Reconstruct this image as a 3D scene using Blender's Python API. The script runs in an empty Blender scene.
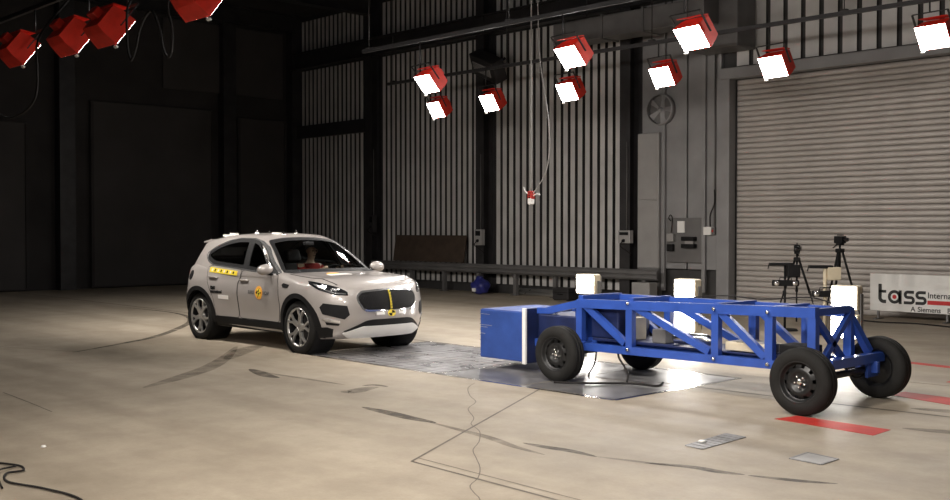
import bpy, bmesh, math, random
import numpy as np
from mathutils import Vector, Matrix
from mathutils.bvhtree import BVHTree
random.seed(7)
PI = math.pi
S = bpy.context.scene
C = S.collection

# ------------------------------------------------------------------ camera, world, exposure
FPX = 1067.1
cd = bpy.data.cameras.new('camera'); cam = bpy.data.objects.new('camera', cd); C.objects.link(cam)
cd.sensor_fit = 'HORIZONTAL'; cd.sensor_width = 36.0; cd.lens = FPX * 36.0 / 950.0
cd.clip_start = 0.05; cd.clip_end = 200
cam.location = (0, 0, 1.718)
cam.rotation_euler = (math.radians(90 - 1.165), 0, math.radians(46.5))
S.camera = cam
w = bpy.data.worlds.new('hall_dark'); S.world = w; w.use_nodes = True
w.node_tree.nodes['Background'].inputs[0].default_value = (0.75, 0.8, 1.0, 1)
w.node_tree.nodes['Background'].inputs[1].default_value = 0.004
S.view_settings.view_transform = 'Standard'; S.view_settings.look = 'None'
S.view_settings.gamma = 1.0; S.view_settings.use_curve_mapping = False
S.view_settings.exposure = 0.15
LAMP_W = 58.0          # watts of one overhead flood light
YB = 19.96              # back wall plane
XL = -29.6              # left wall plane
ZC = 8.6                # roof height

# ------------------------------------------------------------------ materials
MATS = {}
def mat(name, col, rough=0.6, metal=0.0, var=0.0, vscale=4.0, bump=0.0, bscale=40.0, emis=None, estr=0.0, coat=0.0,
        alpha=1.0, trans=0.0, spec=0.5, rvar=0.0, dark=None, detail=6.0):
    if name in MATS: return MATS[name]
    m = bpy.data.materials.new(name); m.use_nodes = True
    nt = m.node_tree; b = nt.nodes['Principled BSDF']
    b.inputs['Base Color'].default_value = (*col, 1)
    b.inputs['Roughness'].default_value = rough; b.inputs['Metallic'].default_value = metal
    b.inputs['Specular IOR Level'].default_value = spec
    b.inputs['Coat Weight'].default_value = coat; b.inputs['Coat Roughness'].default_value = 0.05
    b.inputs['Alpha'].default_value = alpha; b.inputs['Transmission Weight'].default_value = trans
    if emis: b.inputs['Emission Color'].default_value = (*emis, 1); b.inputs['Emission Strength'].default_value = estr
    if var > 0 or rvar > 0 or bump > 0:
        tc = nt.nodes.new('ShaderNodeTexCoord')
    if var > 0 or rvar > 0:
        n = nt.nodes.new('ShaderNodeTexNoise'); n.inputs['Scale'].default_value = vscale; n.inputs['Detail'].default_value = detail
        nt.links.new(tc.outputs['Object'], n.inputs['Vector'])
    if var > 0:
        r = nt.nodes.new('ShaderNodeValToRGB')
        r.color_ramp.elements[0].position = 0.3; r.color_ramp.elements[1].position = 0.72
        d = dark or tuple(c * (1 - var) for c in col)
        r.color_ramp.elements[0].color = (*d, 1)
        r.color_ramp.elements[1].color = (*[min(1, c * (1 + var * .5)) for c in col], 1)
        nt.links.new(n.outputs['Fac'], r.inputs['Fac']); nt.links.new(r.outputs['Color'], b.inputs['Base Color'])
    if rvar > 0:
        mr = nt.nodes.new('ShaderNodeMapRange'); mr.inputs[3].default_value = max(0.02, rough - rvar); mr.inputs[4].default_value = rough + rvar
        nt.links.new(n.outputs['Fac'], mr.inputs[0]); nt.links.new(mr.outputs[0], b.inputs['Roughness'])
    if bump > 0:
        n2 = nt.nodes.new('ShaderNodeTexNoise'); n2.inputs['Scale'].default_value = bscale; n2.inputs['Detail'].default_value = 4
        bp = nt.nodes.new('ShaderNodeBump'); bp.inputs['Strength'].default_value = bump; bp.inputs['Distance'].default_value = 0.01
        nt.links.new(tc.outputs['Object'], n2.inputs['Vector']); nt.links.new(n2.outputs['Fac'], bp.inputs['Height'])
        nt.links.new(bp.outputs['Normal'], b.inputs['Normal'])
    MATS[name] = m
    return m
def floor_mat():
    m = bpy.data.materials.new('worn_beige_concrete'); m.use_nodes = True; nt = m.node_tree; b = nt.nodes['Principled BSDF']; b.inputs['Specular IOR Level'].default_value = .28
    tc = nt.nodes.new('ShaderNodeTexCoord')
    def noise(scale, detail=6, rough=.6, stretch=None):
        n = nt.nodes.new('ShaderNodeTexNoise'); n.inputs['Scale'].default_value = scale; n.inputs['Detail'].default_value = detail
        n.inputs['Roughness'].default_value = rough
        if stretch:
            mp = nt.nodes.new('ShaderNodeMapping'); mp.inputs['Scale'].default_value = stretch
            nt.links.new(tc.outputs['Object'], mp.inputs[0]); nt.links.new(mp.outputs[0], n.inputs['Vector'])
        else: nt.links.new(tc.outputs['Object'], n.inputs['Vector'])
        return n
    def ramp(n, p0, c0, p1, c1):
        r = nt.nodes.new('ShaderNodeValToRGB'); e = r.color_ramp.elements
        e[0].position = p0; e[0].color = (*c0, 1); e[1].position = p1; e[1].color = (*c1, 1)
        nt.links.new(n.outputs['Fac'], r.inputs[0]); return r
    def mul(a, bb, f=1.0):
        x = nt.nodes.new('ShaderNodeMix'); x.data_type = 'RGBA'; x.blend_type = 'MULTIPLY'; x.inputs[0].default_value = f
        nt.links.new(a.outputs[0] if a.bl_idname != 'ShaderNodeMix' else a.outputs[2], x.inputs[6]); nt.links.new(bb.outputs[0], x.inputs[7]); return x
    r1 = ramp(noise(.35, 5), .3, (.335, .285, .222), .7, (.475, .41, .325))
    r2 = ramp(noise(2.2, 8, .7), .35, (.80, .79, .78), .65, (1, 1, 1))
    r3 = ramp(noise(1.0, 4, .5, (.18, 1.6, 1)), .38, (.86, .85, .84), .56, (1, 1, 1))
    r4 = ramp(noise(45, 3), .3, (.93, .93, .93), .7, (1, 1, 1))
    x = mul(mul(mul(r1, r2), r3), r4)
    nt.links.new(x.outputs[2], b.inputs['Base Color'])
    mr = nt.nodes.new('ShaderNodeMapRange'); mr.inputs[3].default_value = .42; mr.inputs[4].default_value = .72
    nt.links.new(noise(1.4, 6).outputs['Fac'], mr.inputs[0]); nt.links.new(mr.outputs[0], b.inputs['Roughness'])
    bp = nt.nodes.new('ShaderNodeBump'); bp.inputs['Strength'].default_value = .08; bp.inputs['Distance'].default_value = .01
    nt.links.new(noise(30, 4).outputs['Fac'], bp.inputs['Height']); nt.links.new(bp.outputs[0], b.inputs['Normal'])
    return m
def stain_mat(name, col, dens, scale=6):
    """thin dirt: ragged noise decides where the mark covers the concrete"""
    m = bpy.data.materials.new(name); m.use_nodes = True; nt = m.node_tree; b = nt.nodes['Principled BSDF']
    b.inputs['Base Color'].default_value = (*col, 1); b.inputs['Roughness'].default_value = .6
    tc = nt.nodes.new('ShaderNodeTexCoord'); n = nt.nodes.new('ShaderNodeTexNoise'); n.inputs['Scale'].default_value = scale; n.inputs['Detail'].default_value = 8
    mr = nt.nodes.new('ShaderNodeMapRange'); mr.inputs[1].default_value = .3; mr.inputs[2].default_value = .65
    mr.inputs[3].default_value = dens * .35; mr.inputs[4].default_value = dens
    nt.links.new(tc.outputs['Object'], n.inputs['Vector']); nt.links.new(n.outputs['Fac'], mr.inputs[0]); nt.links.new(mr.outputs[0], b.inputs['Alpha'])
    return m
def glass_mat(name, tint, refl, alpha):
    m = bpy.data.materials.new(name); m.use_nodes = True; nt = m.node_tree
    for n in list(nt.nodes): nt.nodes.remove(n)
    o = nt.nodes.new('ShaderNodeOutputMaterial'); t = nt.nodes.new('ShaderNodeBsdfTransparent'); t.inputs[0].default_value = (*tint, 1)
    g = nt.nodes.new('ShaderNodeBsdfGlossy'); g.inputs['Roughness'].default_value = .03; g.inputs[0].default_value = (refl, refl, refl, 1)
    fr = nt.nodes.new('ShaderNodeFresnel'); fr.inputs[0].default_value = 1.5
    mx = nt.nodes.new('ShaderNodeMixShader'); nt.links.new(fr.outputs[0], mx.inputs[0]); nt.links.new(t.outputs[0], mx.inputs[1]); nt.links.new(g.outputs[0], mx.inputs[2])
    nt.links.new(mx.outputs[0], o.inputs[0]); return m

M_floor = floor_mat()
M_clad = mat('grey_profiled_cladding', (.62, .605, .595), .5, .15, var=.18, vscale=1.2)
M_groove_shade = mat('cladding_groove_shade', (.045, .043, .043), .7, 0, var=.2)  # dark colour that stands in for the shade inside the cladding grooves
M_steel_dark = mat('dark_painted_steel', (.035, .033, .035), .5, .2, var=.3, vscale=3)
M_steel_mid = mat('grey_painted_steel', (.16, .155, .155), .5, .2, var=.25, vscale=2)
M_greypanel = mat('light_grey_panel', (.33, .32, .315), .5, .15, var=.12, vscale=2)
M_walltrim = mat('blue_grey_wall_sheet', (.27, .265, .27), .5, .15, var=.15, vscale=2)
M_door = mat('roller_door_beige', (.44, .405, .38), .42, .15, var=.1, vscale=2)
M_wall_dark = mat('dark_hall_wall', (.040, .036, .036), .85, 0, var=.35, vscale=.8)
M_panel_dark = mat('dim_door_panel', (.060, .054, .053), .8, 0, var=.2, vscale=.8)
M_ceiling = mat('dark_roof_sheet', (.05, .047, .047), .8, .1, var=.3, vscale=1)
M_red = mat('red_lamp_housing', (.85, .040, .020), .45, 0, var=.15, vscale=6)
M_black = mat('black_plastic', (.010, .010, .011), .6, 0, var=.2, vscale=9, spec=.2)
M_rubber = mat('tyre_rubber', (.013, .0125, .012), .8, 0, spec=.3, var=.35, vscale=7, bump=.15, bscale=60)
M_blue = mat('blue_trolley_paint', (.030, .082, .38), .34, .0, var=.18, vscale=4, coat=.5)
M_bluefoil = mat('blue_barrier_cladding', (.030, .075, .30), .45, .15, var=.2, vscale=5)
M_ballast = mat('navy_ballast_steel', (.012, .022, .09), .5, .2, var=.3, vscale=5)
M_white = mat('white_paint', (.80, .79, .77), .45, 0, var=.05)
M_cream = mat('cream_box', (.62, .54, .40), .55, 0, var=.12, vscale=5)
M_chrome = mat('bright_metal', (.78, .77, .75), .22, 1.0, rvar=.08, vscale=12)
M_alloy = mat('silver_alloy', (.62, .61, .60), .3, .85, rvar=.08, vscale=12)
M_rim_black = mat('black_steel_rim', (.02, .02, .021), .35, .3, var=.3, vscale=9)
M_body = mat('pale_warm_silver_paint', (.375, .345, .33), .30, .12, var=.03, vscale=3, coat=.8)
M_redp = mat('red_floor_paint', (.48, .030, .022), .65, 0, var=.22, vscale=5)
M_yellow = mat('yellow_tape', (.85, .66, .05), .5)
M_orange = mat('orange_sticker', (.90, .42, .06), .5)
M_wood = mat('brown_fibreboard', (.060, .040, .028), .8, 0, var=.25, vscale=5)
M_plate = mat('pit_steel_plate', (.27, .262, .265), .36, .5, var=.4, vscale=3, rvar=.14)
M_pane = mat('pit_glass_pane', (.30, .29, .30), .30, .35, var=.35, vscale=2.5, rvar=.15)
M_grid = mat('pit_grating_steel', (.24, .235, .235), .5, .3, var=.3, vscale=8)
M_joint = mat('dark_floor_joint', (.15, .125, .10), .7, 0, var=.35, vscale=5)
M_emit = mat('lit_lamp_glass', (1, 1, 1), .3, emis=(1.0, .97, .92), estr=26)
M_led = mat('headlight_chrome', (.85, .86, .88), .12, .9)
M_darkglass = mat('dark_lens', (.012, .013, .015), .08, .0, coat=1.0)
M_taillamp = mat('dark_red_lens', (.12, .008, .008), .15, coat=1.0)
M_seat = mat('dark_seat_cloth', (.02, .019, .020), .8, 0, var=.2, vscale=9)
M_dummy = mat('dummy_vinyl', (.55, .40, .30), .5, 0, var=.08, vscale=8)
M_shirt = mat('red_cotton_shirt', (.32, .018, .015), .85, 0, var=.15, vscale=9)
M_bag = mat('blue_plastic_bag', (.03, .035, .20), .35, 0, var=.3, vscale=9)
M_orangep = mat('orange_hoist_paint', (.60, .16, .02), .5, 0, var=.15)
M_cable = mat('black_cable', (.022, .020, .020), .8, spec=.2)
M_greycable = mat('grey_cable', (.32, .31, .30), .5)
M_screen_glass = glass_mat('windscreen_glass', (.86, .89, .87), 1.0, .3)
M_tint_glass = glass_mat('tinted_side_glass', (.35, .36, .36), .9, .3)
M_stain = stain_mat('dark_tyre_dirt', (.07, .055, .042), .75)
M_stain2 = stain_mat('faint_tyre_dirt', (.10, .08, .06), .42, 4)

# ------------------------------------------------------------------ mesh helpers
class MB:
    def __init__(s): s.v = []; s.f = []; s.smooth = []
    def add(s, vs, fs, smooth=False):
        o = len(s.v); s.v += [tuple(v) for v in vs]; s.f += [tuple(i + o for i in f) for f in fs]; s.smooth += [smooth] * len(fs); return s
    def box(s, x0, x1, y0, y1, z0, z1, M=None):
        vs = [Vector((x, y, z)) for x in (x0, x1) for y in (y0, y1) for z in (z0, z1)]
        if M is not None: vs = [M @ v for v in vs]
        return s.add(vs, [(0, 1, 3, 2), (4, 6, 7, 5), (0, 4, 5, 1), (2, 3, 7, 6), (0, 2, 6, 4), (1, 5, 7, 3)])
    def bbox(s, x0, x1, y0, y1, z0, z1, b=.01, M=None):
        """bevelled box"""
        bm = bmesh.new(); bmesh.ops.create_cube(bm, size=1)
        for v in bm.verts:
            v.co = Vector(((x0 + x1) / 2 + v.co.x * (x1 - x0), (y0 + y1) / 2 + v.co.y * (y1 - y0), (z0 + z1) / 2 + v.co.z * (z1 - z0)))
        bmesh.ops.bevel(bm, geom=list(bm.edges), offset=b, segments=2, affect='EDGES', profile=.5)
        return s.addbm(bm, M)
    def addbm(s, bm, M=None, smooth=False):
        bm.verts.ensure_lookup_table(); bm.verts.index_update()
        vs = [(M @ v.co) if M is not None else v.co.copy() for v in bm.verts]
        s.add(vs, [[v.index for v in f.verts] for f in bm.faces], smooth); bm.free(); return s
    def tube(s, pts, r, n=8, closed=False, cap=True):
        pts = [Vector(p) for p in pts]; k = len(pts); rs = r if isinstance(r, (list, tuple)) else [r] * k
        vs = []; prev = None
        for i, p in enumerate(pts):
            if closed: t = pts[(i + 1) % k] - pts[i - 1]
            else: t = pts[min(i + 1, k - 1)] - pts[max(i - 1, 0)]
            t = t.normalized() if t.length > 1e-9 else Vector((0, 0, 1))
            if prev is None:
                a = Vector((0, 0, 1)) if abs(t.z) < .9 else Vector((1, 0, 0)); u = t.cross(a).normalized()
            else:
                u = prev - t * prev.dot(t); u = u.normalized() if u.length > 1e-6 else t.orthogonal().normalized()
            prev = u; q = t.cross(u)
            vs += [p + (u * math.cos(2 * PI * j / n) + q * math.sin(2 * PI * j / n)) * rs[i] for j in range(n)]
        fs = []
        for i in range(k if closed else k - 1):
            a = i * n; b2 = ((i + 1) % k) * n
            fs += [(a + j, a + (j + 1) % n, b2 + (j + 1) % n, b2 + j) for j in range(n)]
        s.add(vs, fs, True)
        if cap and not closed:
            o = len(s.v) - k * n
            s.f += [tuple(o + j for j in range(n))[::-1], tuple(o + (k - 1) * n + j for j in range(n))]; s.smooth += [False, False]
        return s
    def bar(s, p, q, wd, ht, up=(0, 0, 1)):
        """rectangular section from p to q"""
        p = Vector(p); q = Vector(q); t = (q - p).normalized(); upv = Vector(up)
        sd = t.cross(upv); sd = sd.normalized() if sd.length > 1e-4 else Vector((1, 0, 0)); u = sd.cross(t)
        vs = [e + sd * (a * wd / 2) + u * (b2 * ht / 2) for e in (p, q) for a, b2 in ((-1, -1), (1, -1), (1, 1), (-1, 1))]
        return s.add(vs, [(3, 2, 1, 0), (4, 5, 6, 7), (0, 1, 5, 4), (1, 2, 6, 5), (2, 3, 7, 6), (3, 0, 4, 7)])
    def lathe(s, prof, n=32, axis='y', closed=False, M=None):
        """prof: (r, h) along the axis"""
        vs = []
        for (r, h) in prof:
            for j in range(n):
                a = 2 * PI * j / n; c_, s_ = r * math.cos(a), r * math.sin(a)
                v = Vector((c_, h, s_)) if axis == 'y' else (Vector((c_, s_, h)) if axis == 'z' else Vector((h, c_, s_)))
                vs.append(M @ v if M is not None else v)
        k = len(prof); fs = []
        for i in range(k if closed else k - 1):
            a = i * n; b2 = ((i + 1) % k) * n
            fs += [(a + j, b2 + j, b2 + (j + 1) % n, a + (j + 1) % n) for j in range(n)]
        return s.add(vs, fs, True)
    def prism(s, pts, d0, d1, fn):
        """pts 2D polygon, fn(u,v,d)->3D"""
        n = len(pts); vs = [fn(u, v, d0) for u, v in pts] + [fn(u, v, d1) for u, v in pts]
        return s.add(vs, [tuple(range(n))[::-1], tuple(range(n, 2 * n))] + [(i, (i + 1) % n, n + (i + 1) % n, n + i) for i in range(n)])
    def mesh(s, name, m, fix=True):
        me = bpy.data.meshes.new(name); me.from_pydata(s.v, [], s.f); me.update()
        me.polygons.foreach_set('use_smooth', s.smooth)
        if fix:
            bm = bmesh.new(); bm.from_mesh(me); bmesh.ops.recalc_face_normals(bm, faces=bm.faces); bm.to_mesh(me); bm.free()
        me.materials.append(m); return me
    def build(s, name, m, parent=None, fix=True):
        return link(name, s.mesh(name, m, fix), parent)
def link(name, me, parent=None):
    o = bpy.data.objects.new(name, me); C.objects.link(o); o.parent = parent; return o
def tag(o, label=None, cat=None, group=None, kind=None):
    if label: o['label'] = label
    if cat: o['category'] = cat
    if group: o['group'] = group
    if kind: o['kind'] = kind
    return o
def thing(name, label, cat, loc=(0, 0, 0), rz=0.0, group=None):
    o = bpy.data.objects.new(name, None); C.objects.link(o); o.location = loc; o.rotation_euler = (0, 0, rz); o.empty_display_size = .2
    return tag(o, label, cat, group)
def dup(o, parent=None):
    c = o.copy(); C.objects.link(c); c.parent = parent
    for ch in list(o.children): dup(ch, c)
    return c
def spline(pts, n=8, closed=False):
    P = [Vector(p) for p in pts]; k = len(P); out = []
    rng = range(k if closed else k - 1)
    for i in rng:
        if closed: a, b, c, d = P[i - 1], P[i], P[(i + 1) % k], P[(i + 2) % k]
        else: a, b, c, d = P[max(i - 1, 0)], P[i], P[i + 1], P[min(i + 2, k - 1)]
        for j in range(n):
            t = j / n; out.append(.5 * ((2 * b) + (c - a) * t + (2 * a - 5 * b + 4 * c - d) * t * t + (3 * b - a - 3 * c + d) * t ** 3))
    if not closed: out.append(P[-1])
    return out
def rounded(pts, r, n=4):
    P = [Vector(p) for p in pts]; k = len(P); out = []
    for i in range(k):
        a, b, c = P[i - 1], P[i], P[(i + 1) % k]
        ra = min(r, (a - b).length * .45); rc = min(r, (c - b).length * .45)
        p = b + (a - b).normalized() * ra; q = b + (c - b).normalized() * rc
        for j in range(n + 1):
            t = j / n; out.append((1 - t) ** 2 * p + 2 * t * (1 - t) * b + t * t * q)
    return out
def text_mesh(body, size, m, name, ex=.002, off=0.0):
    cu = bpy.data.curves.new('t', 'FONT'); cu.body = body; cu.size = size; cu.extrude = ex; cu.offset = off
    o = bpy.data.objects.new('t', cu); C.objects.link(o); bpy.context.view_layer.update()
    me = bpy.data.meshes.new_from_object(o.evaluated_get(bpy.context.evaluated_depsgraph_get())); me.name = name
    bpy.data.objects.remove(o); bpy.data.curves.remove(cu)
    me.materials.clear(); me.materials.append(m); return me

# ------------------------------------------------------------------ the hall
fl = tag(MB().box(XL - .3, 4, -6, YB + .3, -.3, 0).build('floor', M_floor), kind='structure')
tag(MB().box(XL - .3, 4, -6, YB + .3, ZC, ZC + .2).build('ceiling', M_ceiling), kind='structure')
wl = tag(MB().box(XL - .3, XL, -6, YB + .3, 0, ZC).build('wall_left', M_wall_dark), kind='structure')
DX0, DX1, DZ = -12.97, -7.95, 4.93
wb_m = MB().box(XL, DX0, YB + .06, YB + .3, 0, ZC).box(DX1, 4, YB + .06, YB + .3, 0, ZC).box(DX0, DX1, YB + .06, YB + .3, DZ, ZC)
wb = tag(wb_m.build('wall_back', M_groove_shade), kind='structure')

def cladding(x0, x1, z0, z1, pitch=.212, duty=.72, depth=.13):
    """profiled sheet: broad raised ribs with narrow deep grooves"""
    mb = MB(); n = max(1, int((x1 - x0) / pitch)); pitch = (x1 - x0) / n
    for i in range(n):
        a = x0 + i * pitch + pitch * (1 - duty) / 2; b = a + pitch * duty; y0 = YB + .06; y1 = YB + .06 - depth
        mb.add([(a, y0, z0), (a + .012, y1, z0), (b - .012, y1, z0), (b, y0, z0), (a, y0, z1), (a + .012, y1, z1), (b - .012, y1, z1), (b, y0, z1)],
               [(0, 1, 5, 4), (1, 2, 6, 5), (2, 3, 7, 6), (0, 3, 2, 1), (4, 5, 6, 7)])
    o = mb.build('cladding_panel', M_clad, wb, False); o.data.materials.append(M_groove_shade)
    for i, p in enumerate(o.data.polygons): p.material_index = 0 if i % 5 == 1 else 1  # only rib fronts stay pale, the sides carry painted groove shade
    o['kind'] = 'stuff'; return o
COLS = [-25.3, -20.5, -15.62]
cladding(-29.4, -25.62, .25, 4.62); cladding(-29.4, -25.62, 5.02, 6.8); cladding(-29.4, -25.62, 7.38, 8.4)
cladding(-24.98, -20.82, .25, 6.8); cladding(-24.98, -20.82, 7.38, 8.4)
cladding(-20.18, -15.92, .25, 6.8, .235); cladding(-20.18, -15.92, 7.38, 8.4, .235)
cladding(-12.9, DX1 - .1, DZ + .28, 8.4, .38, .80, .05)
cladding(DX1 + .2, 2, .25, 8.4, .30)
# wide flat panels and flat pilasters between the last dark column and the door
for a, b in ((-15.34, -14.72), (-14.66, -14.1), (-14.06, -13.62), (-13.58, -13.2)):
    MB().bbox(a, b, YB - .05, YB + .06, .8, 8.3, .015).build('wall_panel', M_walltrim, wb)
for a in (-14.69, -13.60):
    MB().bbox(a - .045, a + .045, YB - .13, YB - .05, .3, 8.3, .01).build('panel_rib', M_walltrim, wb)
for i, x in enumerate(COLS):
    m = MB().box(x - .15, x + .15, YB - .34, YB - .32, 0, ZC).box(x - .15, x + .15, YB - .02, YB + .06, 0, ZC).box(x - .012, x + .012, YB - .33, YB, 0, ZC)
    m.box(x - .22, x + .22, YB - .4, YB + .05, 0, .03)
    m.box(x - .32, x - .15, YB + .0, YB + .05, 0, ZC).box(x + .15, x + .32, YB + .0, YB + .05, 0, ZC)  # flat dark side strips stand in for the shadow beside each column
    tag(m.build('trim_%d' % (i + 1), M_steel_dark), kind='structure')
gb = MB()
gb.box(-29.5, -12.95, YB - .42, YB - .16, 6.83, 6.87).box(-29.5, -12.95, YB - .42, YB - .16, 7.31, 7.35).box(-29.5, -12.95, YB - .30, YB - .27, 6.87, 7.31)
tag(gb.build('trim_4', M_steel_dark), kind='structure')
tag(MB().box(-29.5, -25.6, YB - .24, YB - .02, 4.62, 5.02).build('trim_5', M_steel_dark), kind='structure')
tag(MB().box(-29.58, -29.2, YB - .4, YB + .05, 0, ZC).build('trim_6', M_steel_dark), kind='structure')
# roof beams running from the columns over the hall
for i, x in enumerate(COLS + [-29.2, -10.7]):
    m = MB().box(x - .16, x + .16, -6, YB - .3, ZC - .55, ZC - .52).box(x - .16, x + .16, -6, YB - .3, ZC - .06, ZC).box(x - .015, x + .015, -6, YB - .3, ZC - .52, ZC - .06)
    tag(m.build('trim_%d' % (7 + i), M_steel_dark), kind='structure')
# dark left wall: tall dim sliding door panels with dark posts
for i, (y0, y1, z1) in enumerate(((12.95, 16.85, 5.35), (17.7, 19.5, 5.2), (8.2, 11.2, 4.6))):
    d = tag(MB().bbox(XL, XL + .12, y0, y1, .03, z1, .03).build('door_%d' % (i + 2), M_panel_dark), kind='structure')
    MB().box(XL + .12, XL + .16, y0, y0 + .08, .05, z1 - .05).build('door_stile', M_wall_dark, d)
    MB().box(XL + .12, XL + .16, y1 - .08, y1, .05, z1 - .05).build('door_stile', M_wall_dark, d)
for i, y in enumerate((12.2, 17.3)):
    tag(MB().box(XL, XL + .35, y - .22, y + .22, 0, ZC).build('trim_%d' % (12 + i), M_steel_dark), kind='structure')
tag(MB().bbox(XL + .02, XL + .1, 15.2, 19.4, 5.9, 8.0, .02).build('window_1', M_panel_dark), kind='structure')
# roller door with single slats
dr = tag(MB().box(DX0, DX1, YB + .20, YB + .26, 0, DZ).build('door_1', M_steel_mid), kind='structure')
NS = 43; hs = DZ / NS; sm = MB(); prof = []
for j in range(7):
    t = j / 6; prof.append((YB + .16 - (.018 * math.sin(PI * t) ** .35), t * hs * .955))
vs = []; 
for (y, z) in prof: vs += [(DX0 + .06, y, z), (DX1 - .06, y, z)]
vs += [(DX0 + .06, YB + .19, prof[-1][1]), (DX1 - .06, YB + .19, prof[-1][1]), (DX0 + .06, YB + .19, 0), (DX1 - .06, YB + .19, 0)]
nn = len(vs) // 2
sm.add(vs, [(2 * i, 2 * i + 1, (2 * i + 3) % len(vs), (2 * i + 2) % len(vs)) for i in range(nn)], True)
slat = sm.mesh('slat', M_door)
for i in range(NS):
    o = link('slat', slat, dr); o.location.z = i * hs + .004
for x in (DX0, DX1):
    a_ = x - .30 if x == DX0 else x - .02
    MB().bbox(a_, a_ + .32, YB - .12, YB + .14, 0, DZ + .05, .015).build('door_guide', M_walltrim, dr)
MB().bbox(DX0 - .2, DX1 + .2, YB - .16, YB + .10, DZ, DZ + .24, .02).build('door_head', M_walltrim, dr)
tag(MB().bbox(DX0 - .55, -12.35, YB - .75, YB - .05, 5.5, 8.2, .03).build('trim_14', M_steel_mid), kind='structure')

# ---- floor details (all lie on the floor slab)
def strip(pts, wd, z=.0025, taper=False):
    mb = MB(); P = [Vector((p[0], p[1], 0)) for p in pts]; vs = []; k = len(P)
    for i, p in enumerate(P):
        t = (P[min(i + 1, k - 1)] - P[max(i - 1, 0)]).normalized(); n = Vector((-t.y, t.x, 0))
        ww = wd * (math.sin(PI * (i + .15) / (k - .7)) ** .7 if taper else 1) / 2
        vs += [p + n * ww + Vector((0, 0, z)), p - n * ww + Vector((0, 0, z))]
    mb.add(vs, [(2 * i, 2 * i + 1, 2 * i + 3, 2 * i + 2) for i in range(k - 1)]); return mb
def quad(pts, z0, z1):
    return MB().prism(pts, z0, z1, lambda u, v, d: (u, v, d))
for pts, wd in (([(-6.0, 5.05), (-7.77, 8.33)], .022), ([(-6.0, 5.05), (-3.6, 4.96)], .025), ([(-6.05, 5.16), (-3.6, 5.07)], .012),
                ([(-11.477, 4.082), (-10.678, 4.036), (-9.94, 3.978)], .012), ([(-7.2, 9.65), (-5.0, 9.72), (-2.0, 9.95)], .05),
                ([(-29, 10.75), (-12.2, 10.62)], .05), ([(-14.5, 6.2), (-20, 4.0)], .02), ([(-6.85, 11.6), (-2, 11.9)], .03)):
    strip(pts, wd, .002).build('floor_joint', M_joint, fl)
wig = [(-8.574, 8.137), (-8.357, 7.827), (-7.943, 7.467), (-7.627, 7.251), (-7.383, 6.914), (-6.994, 6.624), (-6.797, 6.401), (-6.591, 6.279), (-6.445, 6.174), (-6.178, 5.907), (-5.986, 5.659), (-5.761, 5.478), (-5.5, 5.269), (-5.288, 5.047), (-5.16, 4.851), (-5.005, 4.741), (-4.849, 4.645), (-4.66, 4.43)]
strip([(p.x, p.y) for p in spline([(a, b, 0) for a, b in wig], 3)], .008, .0022).build('floor_crack', M_joint, fl)
for pts, wd, m in (
    ([(-14.524, 6.096), (-14.814, 6.597), (-15.183, 7.179), (-15.606, 7.792), (-16.418, 8.591), (-17.77, 9.658), (-19.042, 10.264), (-20.372, 10.506), (-21.999, 10.408)], .13, M_stain),
    ([(-10.764, 5.29), (-11.016, 5.676), (-11.357, 6.143), (-11.826, 6.697), (-12.6, 7.374), (-13.669, 8.182)], .24, M_stain2), ([(-12.312, 7.205), (-13.142, 7.994), (-13.533, 8.519)], .3, M_stain2),
    ([(-11.321, 6.955), (-11.019, 6.879), (-10.64, 6.777), (-10.41, 6.777)], .17, M_stain),
    ([(-8.167, 6.252), (-7.796, 6.238), (-7.393, 6.204), (-7.044, 6.21)], .15, M_stain), ([(-7.185, 6.204), (-6.658, 6.142), (-6.234, 6.085), (-5.841, 5.977), (-5.478, 5.93)], .09, M_stain2),
        ([(-5.907, 6.135), (-5.679, 6.147), (-5.444, 6.177), (-5.161, 6.161)], .10, M_stain),
    ([(-5.22, 6.15), (-4.832, 6.258), (-4.532, 6.335)], .06, M_stain2),
    ([(-4.786, 6.258), (-4.483, 6.388), (-4.245, 6.409), (-4.073, 6.458)], .10, M_stain),
    ([(-4.05, 6.46), (-3.842, 6.528), (-3.687, 6.587), (-3.498, 6.683)], .08, M_stain),
    ([(-4.1, 8.95), (-3.6, 9.1), (-3.0, 9.2)], .20, M_stain2),
    ([(-4.5, 10.0), (-4.0, 10.15), (-3.4, 10.3)], .22, M_stain2),
    ([(-9.118, 6.716), (-8.99, 6.751), (-9.07, 6.971), (-9.08, 7.169)], .22, M_stain2),
    ([(-9.258, 7.088), (-9.219, 7.237), (-9.006, 7.248)], .08, M_stain), ([(-11.002, 6.896), (-10.244, 6.952), (-9.446, 6.998)], .08, M_stain2),
    ([(-19, 11.2), (-17, 10.6), (-15.6, 10.9)], .16, M_stain2), ([(-11.0, 12.0), (-10.2, 12.3), (-9.0, 12.6)], .15, M_stain2)):
    strip([(p.x, p.y) for p in spline([(a, b, 0) for a, b in pts], 6)], wd, .0015, True).build('tyre_mark', m, fl)
for pts in ([(-5.093, 8.554), (-4.118, 8.462), (-4.131, 8.806), (-5.033, 8.84)], [(-5.084, 10.672), (-3.954, 10.365), (-4.149, 10.872), (-4.994, 10.962)],
            [(-6.3, 13.35), (-3.5, 12.95), (-3.5, 13.15), (-6.3, 13.52)], [(-5.0, 12.0), (-4.4, 11.9), (-4.4, 12.05), (-5.0, 12.15)]):
    quad(pts, 0, .003).build('red_floor_stripe', M_redp, fl)
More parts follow.
